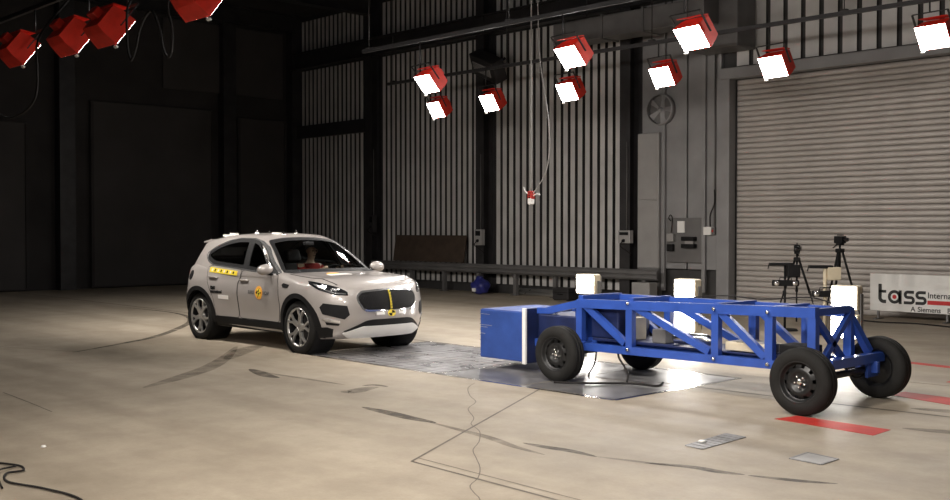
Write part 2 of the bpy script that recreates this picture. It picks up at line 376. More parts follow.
for k, (pts, mm) in enumerate((([(-4.939, 6.983), (-4.775, 6.962), (-4.807, 7.619), (-4.999, 7.634)], M_grid), ([(-4.126, 7.15), (-3.866, 7.132), (-3.872, 7.393), (-4.145, 7.439)], M_greypanel))):
    t = thing('floor_hatch', ('dull metal hatch plate with raised bars set in the beige floor', 'plain pale metal hatch plate set flush in the beige floor')[k], 'hatch')
    quad(pts, 0, .005).build('hatch_plate', mm, t)
    P = [Vector((*p, 0)) for p in pts]
    mb = MB()
    for i in range(4): mb.bar(P[i] + Vector((0, 0, .004)), P[(i + 1) % 4] + Vector((0, 0, .004)), .02, .006)
    mb.build('hatch_frame', M_grid, t)
    if k == 0:
        for i in range(7):
            f = (i + 1) / 8; MB().bar(P[0].lerp(P[3], f) + Vector((0, 0, .007)), P[1].lerp(P[2], f) + Vector((0, 0, .007)), .014, .005).build('hatch_bar', M_grid, t)
P0 = Vector((-4.92, 7.22, .007))
tag(MB().lathe([(0, .012), (.025, .012), (.03, .008), (.03, 0), (0, 0)], 14, 'z', M=Matrix.Translation((-4.92, 7.174, .010))).build('white_marker_puck', M_white),
    'small white round marker lying on the barred floor hatch', 'marker')

# ---- test pit cover between the two vehicles
t = thing('pit_cover', 'long shiny steel and glass pit cover set in the floor under both vehicles', 'pit cover', (0, 0, 0))
PX0, PX1, PY0, PY1 = -12.2, -6.75, 8.32, 10.6
for k, (a, b) in enumerate(((-9.42, -8.10), (-8.08, -6.77))):
    for c, d in ((PY0 + .05, 9.44), (9.46, PY1 - .05)):
        MB().bbox(a, b, c, d, 0, .002, .0008).build('steel_plate', M_plate, t)
for i in range(5):
    a = PX0 + .04 + i * .548
    for c, d in ((PY0 + .05, 9.44), (9.46, PY1 - .05)):
        MB().bbox(a, a + .54, c, d, 0, .002, .0008).build('glass_pane', M_pane, t)
mb = MB()
for i in range(14): mb.box(PX0 + .1 + i * .2, PX0 + .11 + i * .2, PY0 + .06, PY1 - .06, .0005, .003)
for i in range(11): mb.box(PX0 + .05, -9.43, PY0 + .15 + i * .2, PY0 + .16 + i * .2, .0005, .003)
g = mb.build('grating', M_steel_dark, t); g['kind'] = 'stuff'
for p, q in (((PX0, PY0), (PX1, PY0)), ((PX0, PY1), (PX1, PY1)), ((PX0, PY0), (PX0, PY1)), ((PX1, PY0), (PX1, PY1)), ((-9.43, PY0), (-9.43, PY1))):
    MB().bar((*p, .0015), (*q, .0015), .06, .003).build('frame_bar', M_chrome, t)


# ------------------------------------------------------------------ the test car (front axle at x = 0, nose to +x, right side at -y)
def interp(tab):
    xs = np.array([p[0] for p in tab], float); ys = np.array([p[1] for p in tab], float)
    o = np.argsort(xs); xs = xs[o]; ys = ys[o]; h = np.diff(xs); d = np.diff(ys) / h
    m = np.zeros(len(xs)); m[0] = d[0]; m[-1] = d[-1]
    for i in range(1, len(xs) - 1):
        m[i] = 0 if d[i - 1] * d[i] <= 0 else 3 * (h[i - 1] + h[i]) / ((2 * h[i] + h[i - 1]) / d[i - 1] + (h[i] + 2 * h[i - 1]) / d[i])
    def f(x):
        x = np.clip(np.asarray(x, float), xs[0], xs[-1]); i = np.clip(np.searchsorted(xs, x) - 1, 0, len(h) - 1)
        t = (x - xs[i]) / h[i]
        return (2 * t**3 - 3 * t**2 + 1) * ys[i] + (t**3 - 2 * t**2 + t) * h[i] * m[i] + (-2 * t**3 + 3 * t**2) * ys[i + 1] + (t**3 - t**2) * h[i] * m[i + 1]
    return f
def box_lattice(nx, ny, nz, r):
    """points of a rounded box in [-1,1]^3 as a closed quad mesh"""
    idx = {}; V = []; F = []
    def vid(i, j, k):
        key = (i, j, k)
        if key not in idx: idx[key] = len(V); V.append((2 * i / nx - 1, 2 * j / ny - 1, 2 * k / nz - 1))
        return idx[key]
    for i in range(nx):
        for j in range(ny):
            F.append((vid(i, j, 0), vid(i, j + 1, 0), vid(i + 1, j + 1, 0), vid(i + 1, j, 0)))
            F.append((vid(i, j, nz), vid(i + 1, j, nz), vid(i + 1, j + 1, nz), vid(i, j + 1, nz)))
    for i in range(nx):
        for k in range(nz):
            F.append((vid(i, 0, k), vid(i + 1, 0, k), vid(i + 1, 0, k + 1), vid(i, 0, k + 1)))
            F.append((vid(i, ny, k), vid(i, ny, k + 1), vid(i + 1, ny, k + 1), vid(i + 1, ny, k)))
    for j in range(ny):
        for k in range(nz):
            F.append((vid(0, j, k), vid(0, j, k + 1), vid(0, j + 1, k + 1), vid(0, j + 1, k)))
            F.append((vid(nx, j, k), vid(nx, j + 1, k), vid(nx, j + 1, k + 1), vid(nx, j, k + 1)))
    q = np.array(V); r = np.array(r)
    c = np.clip(q, -(1 - r), 1 - r); d = (q - c) / r; L = np.linalg.norm(d, axis=1, keepdims=True); mx = np.abs(d).max(axis=1, keepdims=True)
    d = np.where(L > 1e-9, d * np.where(mx > 1e-9, mx / np.maximum(L, 1e-9), 1), 0)
    return c + d * r, F
f_zb = interp([(-3.6, .36), (-3.2, .27), (-2.5, .23), (-.3, .23), (.4, .22), (.9, .24)])
f_top = interp([(.95, .945), (.80, .965), (.6, 1.005), (.3, 1.055), (0, 1.07), (-.4, 1.085), (-.8, 1.09), (-1.6, 1.12), (-2.4, 1.15), (-3.0, 1.16), (-3.6, 1.13)])
f_W = interp([(.95, .93), (.5, .945), (.1, .955), (-.3, .935), (-.8, .918), (-1.7, .918), (-2.2, .94), (-2.7, .960), (-3.1, .945), (-3.6, .91)])
f_Wz = interp([(.2, .925), (.34, .955), (.5, .978), (.66, .992), (.78, 1.0), (.88, .992), (.96, .972), (1.04, .94), (1.15, .90)])
f_scoop = interp([(.25, 0), (.36, .6), (.46, 1), (.6, .55), (.74, 0)])
f_F = interp([(.2, .72), (.28, .79), (.4, .855), (.52, .88), (.66, .875), (.8, .845), (.9, .80), (.97, .72), (1.02, .62)])
f_R = interp([(.2, -3.30), (.36, -3.44), (.52, -3.505), (.66, -3.515), (.8, -3.47), (.95, -3.45), (1.08, -3.43), (1.15, -3.38)])
def body_map(q):
    a = (q[:, 0] + 1) / 2; b = q[:, 1]; c = (q[:, 2] + 1) / 2
    x = -3.515 + 4.395 * a; z = .24 + .8 * c
    for _ in range(4):
        top = f_top(x) - .075 * np.abs(b) ** 3 * np.clip((x + .5) / .6, 0, 1) + .02 * np.exp(-((np.abs(b) - .80) / .13) ** 2) * np.clip((x + .4) / .4, 0, 1) * np.clip((.72 - x) / .3, 0, 1)
        z = f_zb(x) + (top - f_zb(x)) * c
        y = b * f_W(x) * f_Wz(z)
        sc = f_scoop(z) * np.clip((-.35 - x) / .35, 0, 1) * np.clip((x + 2.15) / .3, 0, 1) * .026
        y = y - np.sign(b) * sc * np.clip((np.abs(b) - .8) / .2, 0, 1)
        yy = np.abs(y) / .95
        xf = f_F(z) - .50 * yy ** 3.0; xr = f_R(z) + .10 + .32 * yy ** 2.8
        x = xr + (xf - xr) * a
    return np.stack([x, y, z], 1)
g_F = interp([(.95, -.20), (1.08, -.36), (1.2, -.55), (1.35, -.80), (1.5, -1.09), (1.6, -1.34), (1.7, -1.6)])
g_R = interp([(.95, -3.46), (1.12, -3.42), (1.25, -3.34), (1.38, -3.25), (1.48, -3.19), (1.56, -3.13), (1.7, -3.0)])
g_T = interp([(-.2, 1.40), (-.9, 1.535), (-1.2, 1.595), (-1.6, 1.642), (-2.0, 1.648), (-2.4, 1.628), (-2.8, 1.578), (-3.1, 1.525), (-3.4, 1.48)])
g_W = interp([(-.2, .93), (-.8, .905), (-1.5, .90), (-2.2, .905), (-2.7, .885), (-3.1, .82), (-3.5, .74)])
g_Wz = interp([(.95, 1.0), (1.06, .985), (1.2, .92), (1.35, .835), (1.5, .735), (1.6, .65), (1.7, .6)])
def green_map(q):
    a = (q[:, 0] + 1) / 2; b = q[:, 1]; c = (q[:, 2] + 1) / 2
    x = -3.3 + 2.6 * a; z = 1 + .6 * c
    for _ in range(5):
        top = g_T(x) - .035 * np.abs(b) ** 2.4
        z = .97 + (top - .97) * c
        y = b * g_W(x) * g_Wz(z)
        yy = np.abs(y) / .85
        xf = g_F(z) - .30 * yy ** 2.4; xr = g_R(z) + .08 + .24 * yy ** 2.6
        x = xr + (xf - xr) * a
    return np.stack([x, y, z], 1)
qb, Fb = box_lattice(176, 64, 34, (.045, .10, .17)); Vb = body_map(qb)
qg, Fg = box_lattice(110, 60, 30, (.06, .13, .17)); Vg = green_map(qg)
bvh = BVHTree.FromPolygons([Vector(v) for v in Vb] + [Vector(v) for v in Vg], [tuple(f) for f in Fb] + [tuple(i + len(Vb) for i in f) for f in Fg])
car = thing('test_car', 'pale silver compact crossover car with test stickers and black wheel arches', 'car', (-12.23, 9.19, 0))
WR = .364; AX = (0.0, -2.681)

def hit(p, d, off):
    """drop a point on the car skin along -d"""
    d = Vector(d).normalized(); h = bvh.ray_cast(Vector(p) + d * 6, -d)
    if h[0] is None:
        h = bvh.find_nearest(Vector(p)); return h[0] + h[1].normalized() * off
    n = h[1].normalized(); n = n if n.dot(d) > 0 else -n
    return h[0] + (n * .6 + d * .4) * off
SIDE = (0, -1, 0); FRONT = (1, 0, 0)
def patch(name, pts3, d, m, off=.006, parent=None, step=.04, mirror=False, skirt=.025):
    """a panel that follows the car skin, outline given by points seen along d"""
    d = Vector(d).normalized(); u = (Vector((0, 0, 1)).cross(d) if abs(d.z) < .95 else Vector((0, 1, 0))).normalized(); v = d.cross(u)
    P = [(Vector(p).dot(u), Vector(p).dot(v)) for p in pts3]
    bm = bmesh.new(); f = bm.faces.new([bm.verts.new((a, b, 0)) for a, b in P])
    for ax in (0, 1):
        lo = min(p[ax] for p in P); hi = max(p[ax] for p in P); n = max(1, int((hi - lo) / step))
        for i in range(1, n):
            co = [0, 0, 0]; co[ax] = lo + (hi - lo) * i / n; no = [0, 0, 0]; no[ax] = 1
            bmesh.ops.bisect_plane(bm, geom=bm.verts[:] + bm.edges[:] + bm.faces[:], plane_co=co, plane_no=no)
    for vv in bm.verts: vv.co = hit(u * vv.co.x + v * vv.co.y, d, off)
    be = [e for e in bm.edges if e.is_boundary]
    r = bmesh.ops.extrude_edge_only(bm, edges=be)
    nv = [g for g in r['geom'] if isinstance(g, bmesh.types.BMVert)]
    for vv in nv: vv.co -= d * skirt
    bmesh.ops.recalc_face_normals(bm, faces=bm.faces)
    # keep faces looking outwards
    s_ = sum(f.normal.dot(d) * f.calc_area() for f in bm.faces)
    if s_ < 0: bmesh.ops.reverse_faces(bm, faces=bm.faces)
    for fc in bm.faces: fc.smooth = True
    for e in be:
        if e.is_valid: e.smooth = False
    me = bpy.data.meshes.new(name); bm.to_mesh(me); me.materials.append(m)
    objs = [link(name, me, parent)]
    if mirror:
        bmesh.ops.transform(bm, matrix=Matrix.Scale(-1, 4, (0, 1, 0)), verts=bm.verts); bmesh.ops.reverse_faces(bm, faces=bm.faces)
        me2 = bpy.data.meshes.new(name); bm.to_mesh(me2); me2.materials.append(m); objs.append(link(name, me2, mirror if not isinstance(mirror, bool) else parent))
    bm.free(); return objs
def ring(name, outer, inner, d, m, off=.01, parent=None, mirror=False, closed=True):
    k = len(outer); vs = [hit(p, d, off) for p in outer] + [hit(p, d, off) for p in inner]
    dv = Vector(d).normalized(); vs += [p - dv * .03 for p in vs[:k]] + [p - dv * .03 for p in vs[k:2 * k]]
    fs = []
    for i in range(k if closed else k - 1):
        j = (i + 1) % k; fs += [(i, j, k + j, k + i), (2 * k + i, 2 * k + j, j, i), (k + i, k + j, 3 * k + j, 3 * k + i)]
    out = [MB().add(vs, fs).build(name, m, parent)]
    if mirror: out.append(MB().add([(v.x, -v.y, v.z) for v in vs], fs).build(name, m, parent))
    return out
def s3(pts, y=-1.0): return [Vector((p[0], y, p[1])) for p in pts]
def f3(pts, x=1.0): return [Vector((x, p[0], p[1])) for p in pts]
def inset(pts, d):
    n = len(pts); c = [Vector((p[0], p[1])) for p in pts]; out = []
    area = sum(c[i].x * c[(i + 1) % n].y - c[(i + 1) % n].x * c[i].y for i in range(n)); sg = 1 if area > 0 else -1
    for i in range(n):
        a = (c[i] - c[i - 1]).normalized(); b = (c[(i + 1) % n] - c[i]).normalized()
        na = Vector((-a.y, a.x)) * sg; nb = Vector((-b.y, b.x)) * sg; nn = na + nb
        nn = nn.normalized() / max(.5, math.sqrt(max(.05, (1 + na.dot(nb)) / 2))) if nn.length > 1e-4 else na
        out.append(c[i] + nn * d)
    return out
def inpoly(x, z, P):
    r = False; n = len(P)
    for i in range(n):
        x1, z1 = P[i][0], P[i][1]; x2, z2 = P[i - 1][0], P[i - 1][1]
        if (z1 > z) != (z2 > z) and x < (x2 - x1) * (z - z1) / (z2 - z1) + x1: r = not r
    return r
# outlines of the glass, side view (x, z)
DLO_F = rounded([(-.68, 1.09), (-.86, 1.215), (-1.14, 1.405), (-1.34, 1.500), (-1.53, 1.535), (-1.38, 1.135)], .05)
DLO_R = rounded([(-1.47, 1.142), (-1.62, 1.538), (-1.95, 1.538), (-2.20, 1.50), (-2.46, 1.42), (-2.66, 1.325), (-2.58, 1.25), (-2.36, 1.188)], .05)
DLO = rounded([(-.60, 1.066), (-.84, 1.225), (-1.12, 1.425), (-1.34, 1.522), (-1.56, 1.558), (-1.95, 1.562), (-2.22, 1.523), (-2.50, 1.437), (-2.72, 1.325), (-2.60, 1.228), (-2.37, 1.163), (-1.45, 1.118)], .05)
WS = rounded([(-.76, 1.085), (-.40, 1.098), (0, 1.10), (.40, 1.098), (.76, 1.085), (.665, 1.32), (.565, 1.53), (.3, 1.567), (0, 1.575), (-.3, 1.567), (-.565, 1.53), (-.665, 1.32)], .05)
RWS = rounded([(-.60, 1.20), (.60, 1.20), (.52, 1.42), (0, 1.44), (-.52, 1.42)], .06)
IN_F, IN_R, IN_W, IN_RW = inset(DLO_F, .012), inset(DLO_R, .012), inset(WS, .02), inset(RWS, .03)
def centre(V, f): return np.mean([V[i] for i in f], axis=0)
keep = []
for f in Fb:
    c = centre(Vb, f); drop = False
    if abs(c[1]) > .55 and c[2] < .9:
        for ax in AX:
            if (c[0] - ax) ** 2 + (c[2] - WR - .01) ** 2 < .405 ** 2: drop = True
    if c[2] > .98 and -3.0 < c[0] < -.75 and abs(c[1]) < .80: drop = True     # top of the lower shell inside the cabin
    if not drop: keep.append(f)
bs = MB(); bs.add(Vb.tolist(), keep, True); shell = bs.build('body_shell', M_body, car)
keep = []
for f in Fg:
    c = centre(Vg, f); n = np.cross(Vg[f[1]] - Vg[f[0]], Vg[f[2]] - Vg[f[0]]); n = n / (np.linalg.norm(n) + 1e-12); drop = False
    if abs(n[1]) > .45 and (inpoly(c[0], c[2], IN_F) or inpoly(c[0], c[2], IN_R)): drop = True
    if n[0] > .12 and c[0] > -1.6 and inpoly(c[1], c[2], IN_W): drop = True
    if n[0] < -.2 and c[0] < -2.9 and inpoly(c[1], c[2], IN_RW): drop = True
    if c[2] < 1.0 and abs(c[1]) < .78: drop = True
    if not drop: keep.append(f)
gs = MB(); gs.add(Vg.tolist(), keep, True); roof = gs.build('cabin_shell', M_body, car)
# glazing
def resample(P, n):
    P = [Vector((p[0], p[1])) for p in P]; L = [0]
    for i in range(len(P)): L.append(L[-1] + (P[(i + 1) % len(P)] - P[i]).length)
    out = []
    for k in range(n):
        s_ = L[-1] * k / n; i = max(j for j in range(len(P)) if L[j] <= s_ + 1e-9); e = L[i + 1] - L[i]
        out.append(P[i].lerp(P[(i + 1) % len(P)], (s_ - L[i]) / e if e > 1e-9 else 0))
    return out
def seal(name, P, win, wout, to3, d, m, off, mirror):
    Q = resample(P, 90); ring(name, to3(inset(Q, -wout)), to3(inset(Q, win)), d, m, off, car, mirror)
seal('window_seal', DLO_F, .030, .022, s3, SIDE, M_black, .006, True)
seal('window_seal', DLO_R, .030, .022, s3, SIDE, M_black, .006, True)
patch('door_pillar_cover', s3([(-1.36, 1.118), (-1.51, 1.555), (-1.645, 1.557), (-1.49, 1.122)]), SIDE, M_black, .009, car, .05, True)
patch('quarter_trim', s3(rounded([(-.60, 1.068), (-.70, 1.14), (-.86, 1.25), (-.80, 1.082)], .02)), SIDE, M_black, .008, car, .05, True)
Q = resample(DLO, 120); ring('window_chrome', s3(inset(Q, -.012)), s3(inset(Q, .004)), SIDE, M_led, .010, car, True)
patch('front_window', s3(DLO_F), SIDE, M_tint_glass, .004, car, .06, True)
patch('rear_window', s3(DLO_R), SIDE, M_tint_glass, .004, car, .06, True)
patch('windscreen', f3(WS), FRONT, M_screen_glass, .004, car, .06)
seal('windscreen_seal', WS, .035, .008, f3, FRONT, M_black, .006, False)
REARD = (-1, 0, 0)
patch('tailgate_glass', [Vector((-4, p[0], p[1])) for p in RWS], REARD, M_tint_glass, .006, car, .06)
# spoiler and tail lamps
patch('tail_lamp', s3(rounded([(-3.18, .99), (-3.40, .95), (-3.46, 1.05), (-3.18, 1.06)], .03)), (-.6, -1, 0), M_taillamp, .012, car, .04, True)
mb = MB(); mb.prism([(-2.98, 1.545), (-3.21, 1.508), (-3.215, 1.49), (-2.98, 1.50)], -.54, .54, lambda u, v, d: (u, d, v)); mb.build('roof_spoiler', M_body, car)
# doors: panels a few millimetres proud of the shell with dark shut lines
DF = rounded([(-.52, .40), (-.46, .62), (-.50, .90), (-.585, 1.055), (-1.47, 1.105), (-1.56, .92), (-1.58, .40)], .05)
DR = rounded([(-1.61, .40), (-1.59, .92), (-1.50, 1.107), (-2.36, 1.150), (-2.50, 1.12), (-2.40, .90), (-2.235, .66), (-2.19, .40)], .05)
for nm, P in (('front_door', DF), ('rear_door', DR)):
    ds = patch(nm, s3(P), SIDE, M_body, .004, car, .05, True, .012)
    Q = resample(P, 90); gaps = ring('door_gap', s3(inset(Q, -.012)), s3(inset(Q, .001)), SIDE, M_black, .0015, car, True)
    hx = -1.50 if nm == 'front_door' else -2.36
    hz = .955 if nm == 'front_door' else .975
    for sg, dd in zip((-1, 1), ds):
        h0 = hit((hx, -1, hz), SIDE, .03); h1 = hit((hx + .2, -1, hz), SIDE, .03); h0b = hit((hx - .015, -1, hz), SIDE, 0); h1b = hit((hx + .215, -1, hz), SIDE, 0)
        MB().tube([(p.x, p.y * -sg, p.z) for p in (h0b, h0, (h0 + h1) / 2, h1, h1b)], [.012, .014, .015, .014, .012], 8).build('door_handle', M_body, dd)
bg = spline([(.56, -.675, 1), (.3, -.745, 1), (0, -.78, 1), (-.38, -.79, 1)], 10)
ring('bonnet_gap', bg, [p + Vector((0, .012, 0)) for p in bg], (0, 0, 1), M_black, .003, car, True, False)
# black lower cladding: arches, sills, bumpers
for ax in AX:
    A = [math.radians(-28 + 236 * i / 40) for i in range(41)]
    ring('wheel_arch_trim', s3([(ax + .468 * math.cos(a), WR + .005 + .462 * math.sin(a)) for a in A]), s3([(ax + .392 * math.cos(a), WR + .01 + .392 * math.sin(a)) for a in A]), SIDE, M_black, .010, car, True, False)
    for sg in (-1, 1):
        MB().lathe([(.405, sg * .90), (.405, sg * .56), (.05, sg * .55)], 40, 'y', M=Matrix.Translation((ax, 0, WR + .01))).build('wheel_well', M_black, car)
patch('sill_cladding', s3([(-.43, .245), (-.47, .40), (-1.3, .385), (-2.19, .40), (-2.24, .25)]), SIDE, M_black, .012, car, .06, True)
patch('front_corner_cladding', s3([(.43, .24), (.46, .39), (.62, .395), (.70, .37), (.66, .26)]), (.45, -1, 0), M_black, .010, car, .04, True)
patch('rear_corner_cladding', s3([(-3.10, .27), (-3.14, .48), (-3.4, .50), (-3.4, .36)]), (-.4, -1, 0), M_black, .010, car, .05, True)
# nose
GR = rounded([(-.44, .86), (-.50, .80), (-.49, .72), (-.42, .615), (0, .60), (.42, .615), (.49, .72), (.50, .80), (.44, .86), (0, .885)], .05)
gp = patch('grille', f3(GR), FRONT, M_black, .004, car, .04)[0]
Q = resample(GR, 90); ring('grille_surround', f3(inset(Q, -.016)), f3(inset(Q, .010)), FRONT, M_led, .014, car)
mesh_m = MB()
for r_ in range(9):
    for c_ in range(28):
        y = -.48 + c_ * .0355 + (.0178 if r_ % 2 else 0); z = .635 + r_ * .029
        if inpoly(y, z, inset(GR, .028)):
            cc = hit((1, y, z), FRONT, .012); hexv = [(cc.x, cc.y + .013 * math.cos(a), cc.z + .011 * math.sin(a)) for a in [PI / 6 + PI / 3 * k for k in range(6)]]
            mesh_m.tube(hexv, .0026, 4, True)
gm = mesh_m.build('grille_mesh', M_steel_dark, gp); gm['kind'] = 'stuff'
low = patch('lower_intake', f3(rounded([(-.66, .335), (-.40, .475), (-.3, .49), (.3, .49), (.40, .475), (.66, .335), (.5, .31), (-.5, .31)], .03)), FRONT, M_black, .005, car, .04)[0]
patch('skid_plate', f3(rounded([(-.66, .315), (-.43, .405), (.43, .405), (.66, .315), (.56, .245), (-.56, .245)], .025)), FRONT, M_white, .022, car, .04)
FC = (.78, -.62, 0)
def at(x, y, z): return Vector((x, y, z))
intake = patch('side_intake', [at(.72, -.62, .68), at(.50, -.86, .715), at(.46, -.89, .66), at(.50, -.87, .57), at(.70, -.65, .50), at(.75, -.60, .56)], FC, M_black, .005, car, .03, True)
patch('intake_blade', [at(.66, -.70, .485), at(.50, -.86, .515), at(.49, -.87, .495), at(.655, -.70, .455)], FC, M_led, .012, car, .03, True)
patch('fog_slot', [at(.66, -.70, .44), at(.52, -.84, .465), at(.54, -.83, .425), at(.65, -.71, .415)], FC, M_black, .005, car, .03, True)
hl = patch('headlight', [at(.70, -.60, .865), at(.62, -.66, .915), at(.45, -.78, .965), at(.20, -.90, 1.015), at(.24, -.90, .955), at(.40, -.86, .885), at(.60, -.74, .825), at(.71, -.60, .815)], (.66, -.70, .28), M_darkglass, .006, car, .03, True)
for sg, h_ in zip((1, -1), hl):
    for nm, P in (('daytime_lamp', [at(.30, -.89, .965), at(.44, -.835, .885), at(.60, -.735, .838), at(.69, -.62, .828), at(.69, -.62, .842), at(.60, -.735, .855), at(.46, -.82, .905), at(.36, -.86, .96)]),
                  ('projector', [at(.42, -.81, .945), at(.48, -.78, .93), at(.46, -.80, .90), at(.40, -.84, .92)]),
                  ('projector', [at(.55, -.73, .915), at(.61, -.69, .90), at(.60, -.71, .873), at(.53, -.76, .885)])):
        o = patch(nm, P, (.66, -.70, .28), M_led, .011, h_, .03, False, .006)[0]
        if sg < 0: o.scale.y = -1
patch('number_plate', f3([(-.26, .535), (.26, .535), (.26, .60), (-.26, .60)]), FRONT, M_body, .016, car, .05)
patch('plate_sticker', f3([(-.25, .55), (-.12, .55), (-.12, .585), (-.25, .585)]), FRONT, M_white, .019, car, .05)
patch('plate_sticker', f3([(.13, .55), (.24, .55), (.24, .585), (.13, .585)]), FRONT, M_white, .019, car, .05)
tp = patch('target_tape', f3([(-.009, .60), (.012, .60), (.012, .875), (-.009, .875)]), FRONT, M_yellow, .022, car, .04)[0]
for i in range(7): patch('tape_mark', f3([(-.009, .61 + i * .038), (.012, .62 + i * .038), (.012, .636 + i * .038), (-.009, .626 + i * .038)]), FRONT, M_black, .024, tp, .05, False, .004)
tg = patch('target_disc', f3([(.065 * math.cos(2 * PI * i / 24), .565 + .045 * math.sin(2 * PI * i / 24)) for i in range(24)]), FRONT, M_yellow, .024, car, .05)[0]
for a0 in (0, PI): patch('target_quadrant', f3([(0, .565)] + [(.055 * math.cos(a0 + PI / 2 * i / 6), .565 + .038 * math.sin(a0 + PI / 2 * i / 6)) for i in range(7)]), FRONT, M_black, .026, tg, .05, False, .004)
# stickers and small things on the skin
patch('fender_vent', s3(rounded([(-.21, .935), (-.37, .955), (-.40, .93), (-.37, .895), (-.25, .89)], .012)), SIDE, M_black, .008, car, .04, True)
patch('fuel_flap', s3([(-2.93 + .055 * math.cos(2 * PI * i / 20), .99 + .075 * math.sin(2 * PI * i / 20)) for i in range(20)]), SIDE, M_black, .006, car, .04)
tape = patch('checker_tape', s3([(-2.42, 1.05), (-1.62, 1.02), (-1.62, 1.085), (-2.42, 1.125)]), SIDE, M_yellow, .008, car, .05)[0]
for i in range(8): patch('tape_square', s3([(-2.36 + i * .088, 1.066 - i * .0035), (-2.325 + i * .088, 1.064 - i * .0035), (-2.31 + i * .088, 1.104 - i * .0045), (-2.345 + i * .088, 1.106 - i * .0045)]), SIDE, (M_black if i % 2 else M_white), .010, tape, .05, False, .004)
rd = patch('test_roundel', s3([(-.99 + .095 * math.cos(2 * PI * i / 28), .795 + .095 * math.sin(2 * PI * i / 28)) for i in range(28)]), SIDE, M_orange, .008, car, .05)[0]
patch('roundel_mark', s3([(-.99 + .055 * math.cos(2 * PI * i / 20), .795 + .055 * math.sin(2 * PI * i / 20)) for i in range(20)]), SIDE, M_yellow, .010, rd, .05, False, .004)
for P in ([(-1.02, .80), (-.965, .86), (-.985, .80)], [(-1.0, .79), (-.955, .795), (-1.02, .72), (-.995, .77)], [(-1.06, .79), (-1.02, .83), (-1.02, .77)], [(-.95, .81), (-.92, .80), (-.95, .77)]):
    patch('roundel_figure', s3(P), SIDE, M_black, .012, rd, .05, False, .004)
def skin_text(body, size, x, z, m, off=.003):
    me = text_mesh(body, size, m, 'skin_lettering', .0, off)
    for v in me.vertices: v.co = hit((x + v.co.x, -1, z + v.co.y), SIDE, .009)
    return link('skin_lettering', me, car)
skin_text('EURO', .062, -1.27, .775, M_steel_mid); skin_text('NCAP', .062, -.88, .775, M_steel_mid)
skin_text('tass', .085, -2.30, .80, M_black, .006); skin_text('international', .06, -2.30, .745, M_black, .005)
patch('side_label', s3([(-2.10, .66), (-1.84, .655), (-1.84, .715), (-2.10, .72)]), SIDE, M_white, .008, car, .05)
hs_ = patch('bonnet_label', [at(.06, -.40, 1), at(-.06, -.40, 1), at(-.06, -.05, 1), at(.06, -.05, 1)], (0, 0, 1), M_white, .005, car, .05)[0]
patch('bonnet_dot', [at(-.16 + .06 * math.cos(2 * PI * i / 16), -.22 + .10 * math.sin(2 * PI * i / 16), 1) for i in range(16)], (0, 0, 1), M_orange, .006, car, .05)
# mirrors
for sg in (-1, 1):
    bm = bmesh.new(); bmesh.ops.create_uvsphere(bm, u_segments=20, v_segments=12, radius=1)
    for v in bm.verts:
        x, y, z = v.co; v.co = (-.70 + (.095 if x > 0 else .055) * x, sg * (1.0 + .125 * y * (1.0)), 1.135 + .078 * z - .012 * y)
    mr = MB().addbm(bm, None, True).build('wing_mirror', M_body, car)
    MB().tube([(-.70, sg * .83, 1.055), (-.71, sg * .90, 1.075), (-.70, sg * .96, 1.09)], [.03, .025, .035], 8).build('mirror_foot', M_black, mr)
    MB().lathe([(0, -.756), (.085, -.756), (.088, -.750)], 18, 'x', M=Matrix.Translation((0, sg * 1.0, 1.135)) @ Matrix.Diagonal((1, 1.25, .78, 1))).build('mirror_glass', M_led, mr)
# instruments bolted to the roof
for i, (x, y) in enumerate(((-2.75, -.42), (-2.6, -.42), (-2.3, .1), (-1.95, -.35), (-1.7, .2), (-1.45, -.2))):
    z = g_T(x) - .012; m = MB().lathe([(0, .055), (.008, .055), (.010, .02), (.03, .012), (.03, -.01)], 10, 'z', M=Matrix.Translation((x, y, float(z))))
    m.build('roof_stud', M_chrome, car)
for x, y in ((-2.62, -.46), (-2.42, -.46), (-1.55, -.25)):
    z = float(g_T(x)) - .02; MB().bbox(x - .09, x + .09, y - .03, y + .03, z, z + .035, .008).build('roof_plate', M_white, car)
# cabin inside
def cbox(nm, a, M=None, m=None, b=.03): return MB().bbox(*a, b, M).build(nm, m or M_seat, car)
cbox('dashboard', (-.95, -.62, -.72, .72, .74, 1.0), None, M_black)
cbox('cabin_floor', (-2.95, -.6, -.72, .72, .36, .40), None, M_black, .01)
cbox('parcel_shelf', (-3.2, -2.65, -.66, .66, 1.02, 1.06), None, M_black, .01)
for y in (-.36, .36):
    cbox('seat_cushion', (-1.78, -1.27, y - .25, y + .25, .42, .62)); Mt = Matrix.Translation((-1.76, 0, .58)) @ Matrix.Rotation(math.radians(-22), 4, 'Y')
    cbox('seat_back', (-.07, .07, y - .25, y + .25, 0, .62), Mt); cbox('headrest', (-.05, .05, y - .13, y + .13, .66, .86), Mt)
cbox('rear_bench', (-2.6, -2.2, -.6, .6, .42, .62)); cbox('rear_backrest', (-2.72, -2.56, -.6, .6, .60, 1.12))
c0 = Vector((-1.0, .36, 1.012)); ax_ = Vector((-.85, 0, .5)).normalized(); e1 = Vector((0, 1, 0)); e2 = ax_.cross(e1)
MB().tube([c0 + (e1 * math.cos(a) + e2 * math.sin(a)) * .18 for a in [2 * PI * i / 28 for i in range(28)]], .015, 8, True).bar(c0 - e1 * .18, c0 + e1 * .18, .05, .02).bar(c0, c0 - e2 * .18, .05, .02, (1, 0, 0)).build('steering_wheel', M_black, car)
bars = MB().bbox(-1.12, -1.05, -.08, .08, 1.46, 1.52, .015); bars.build('interior_mirror', M_black, car)
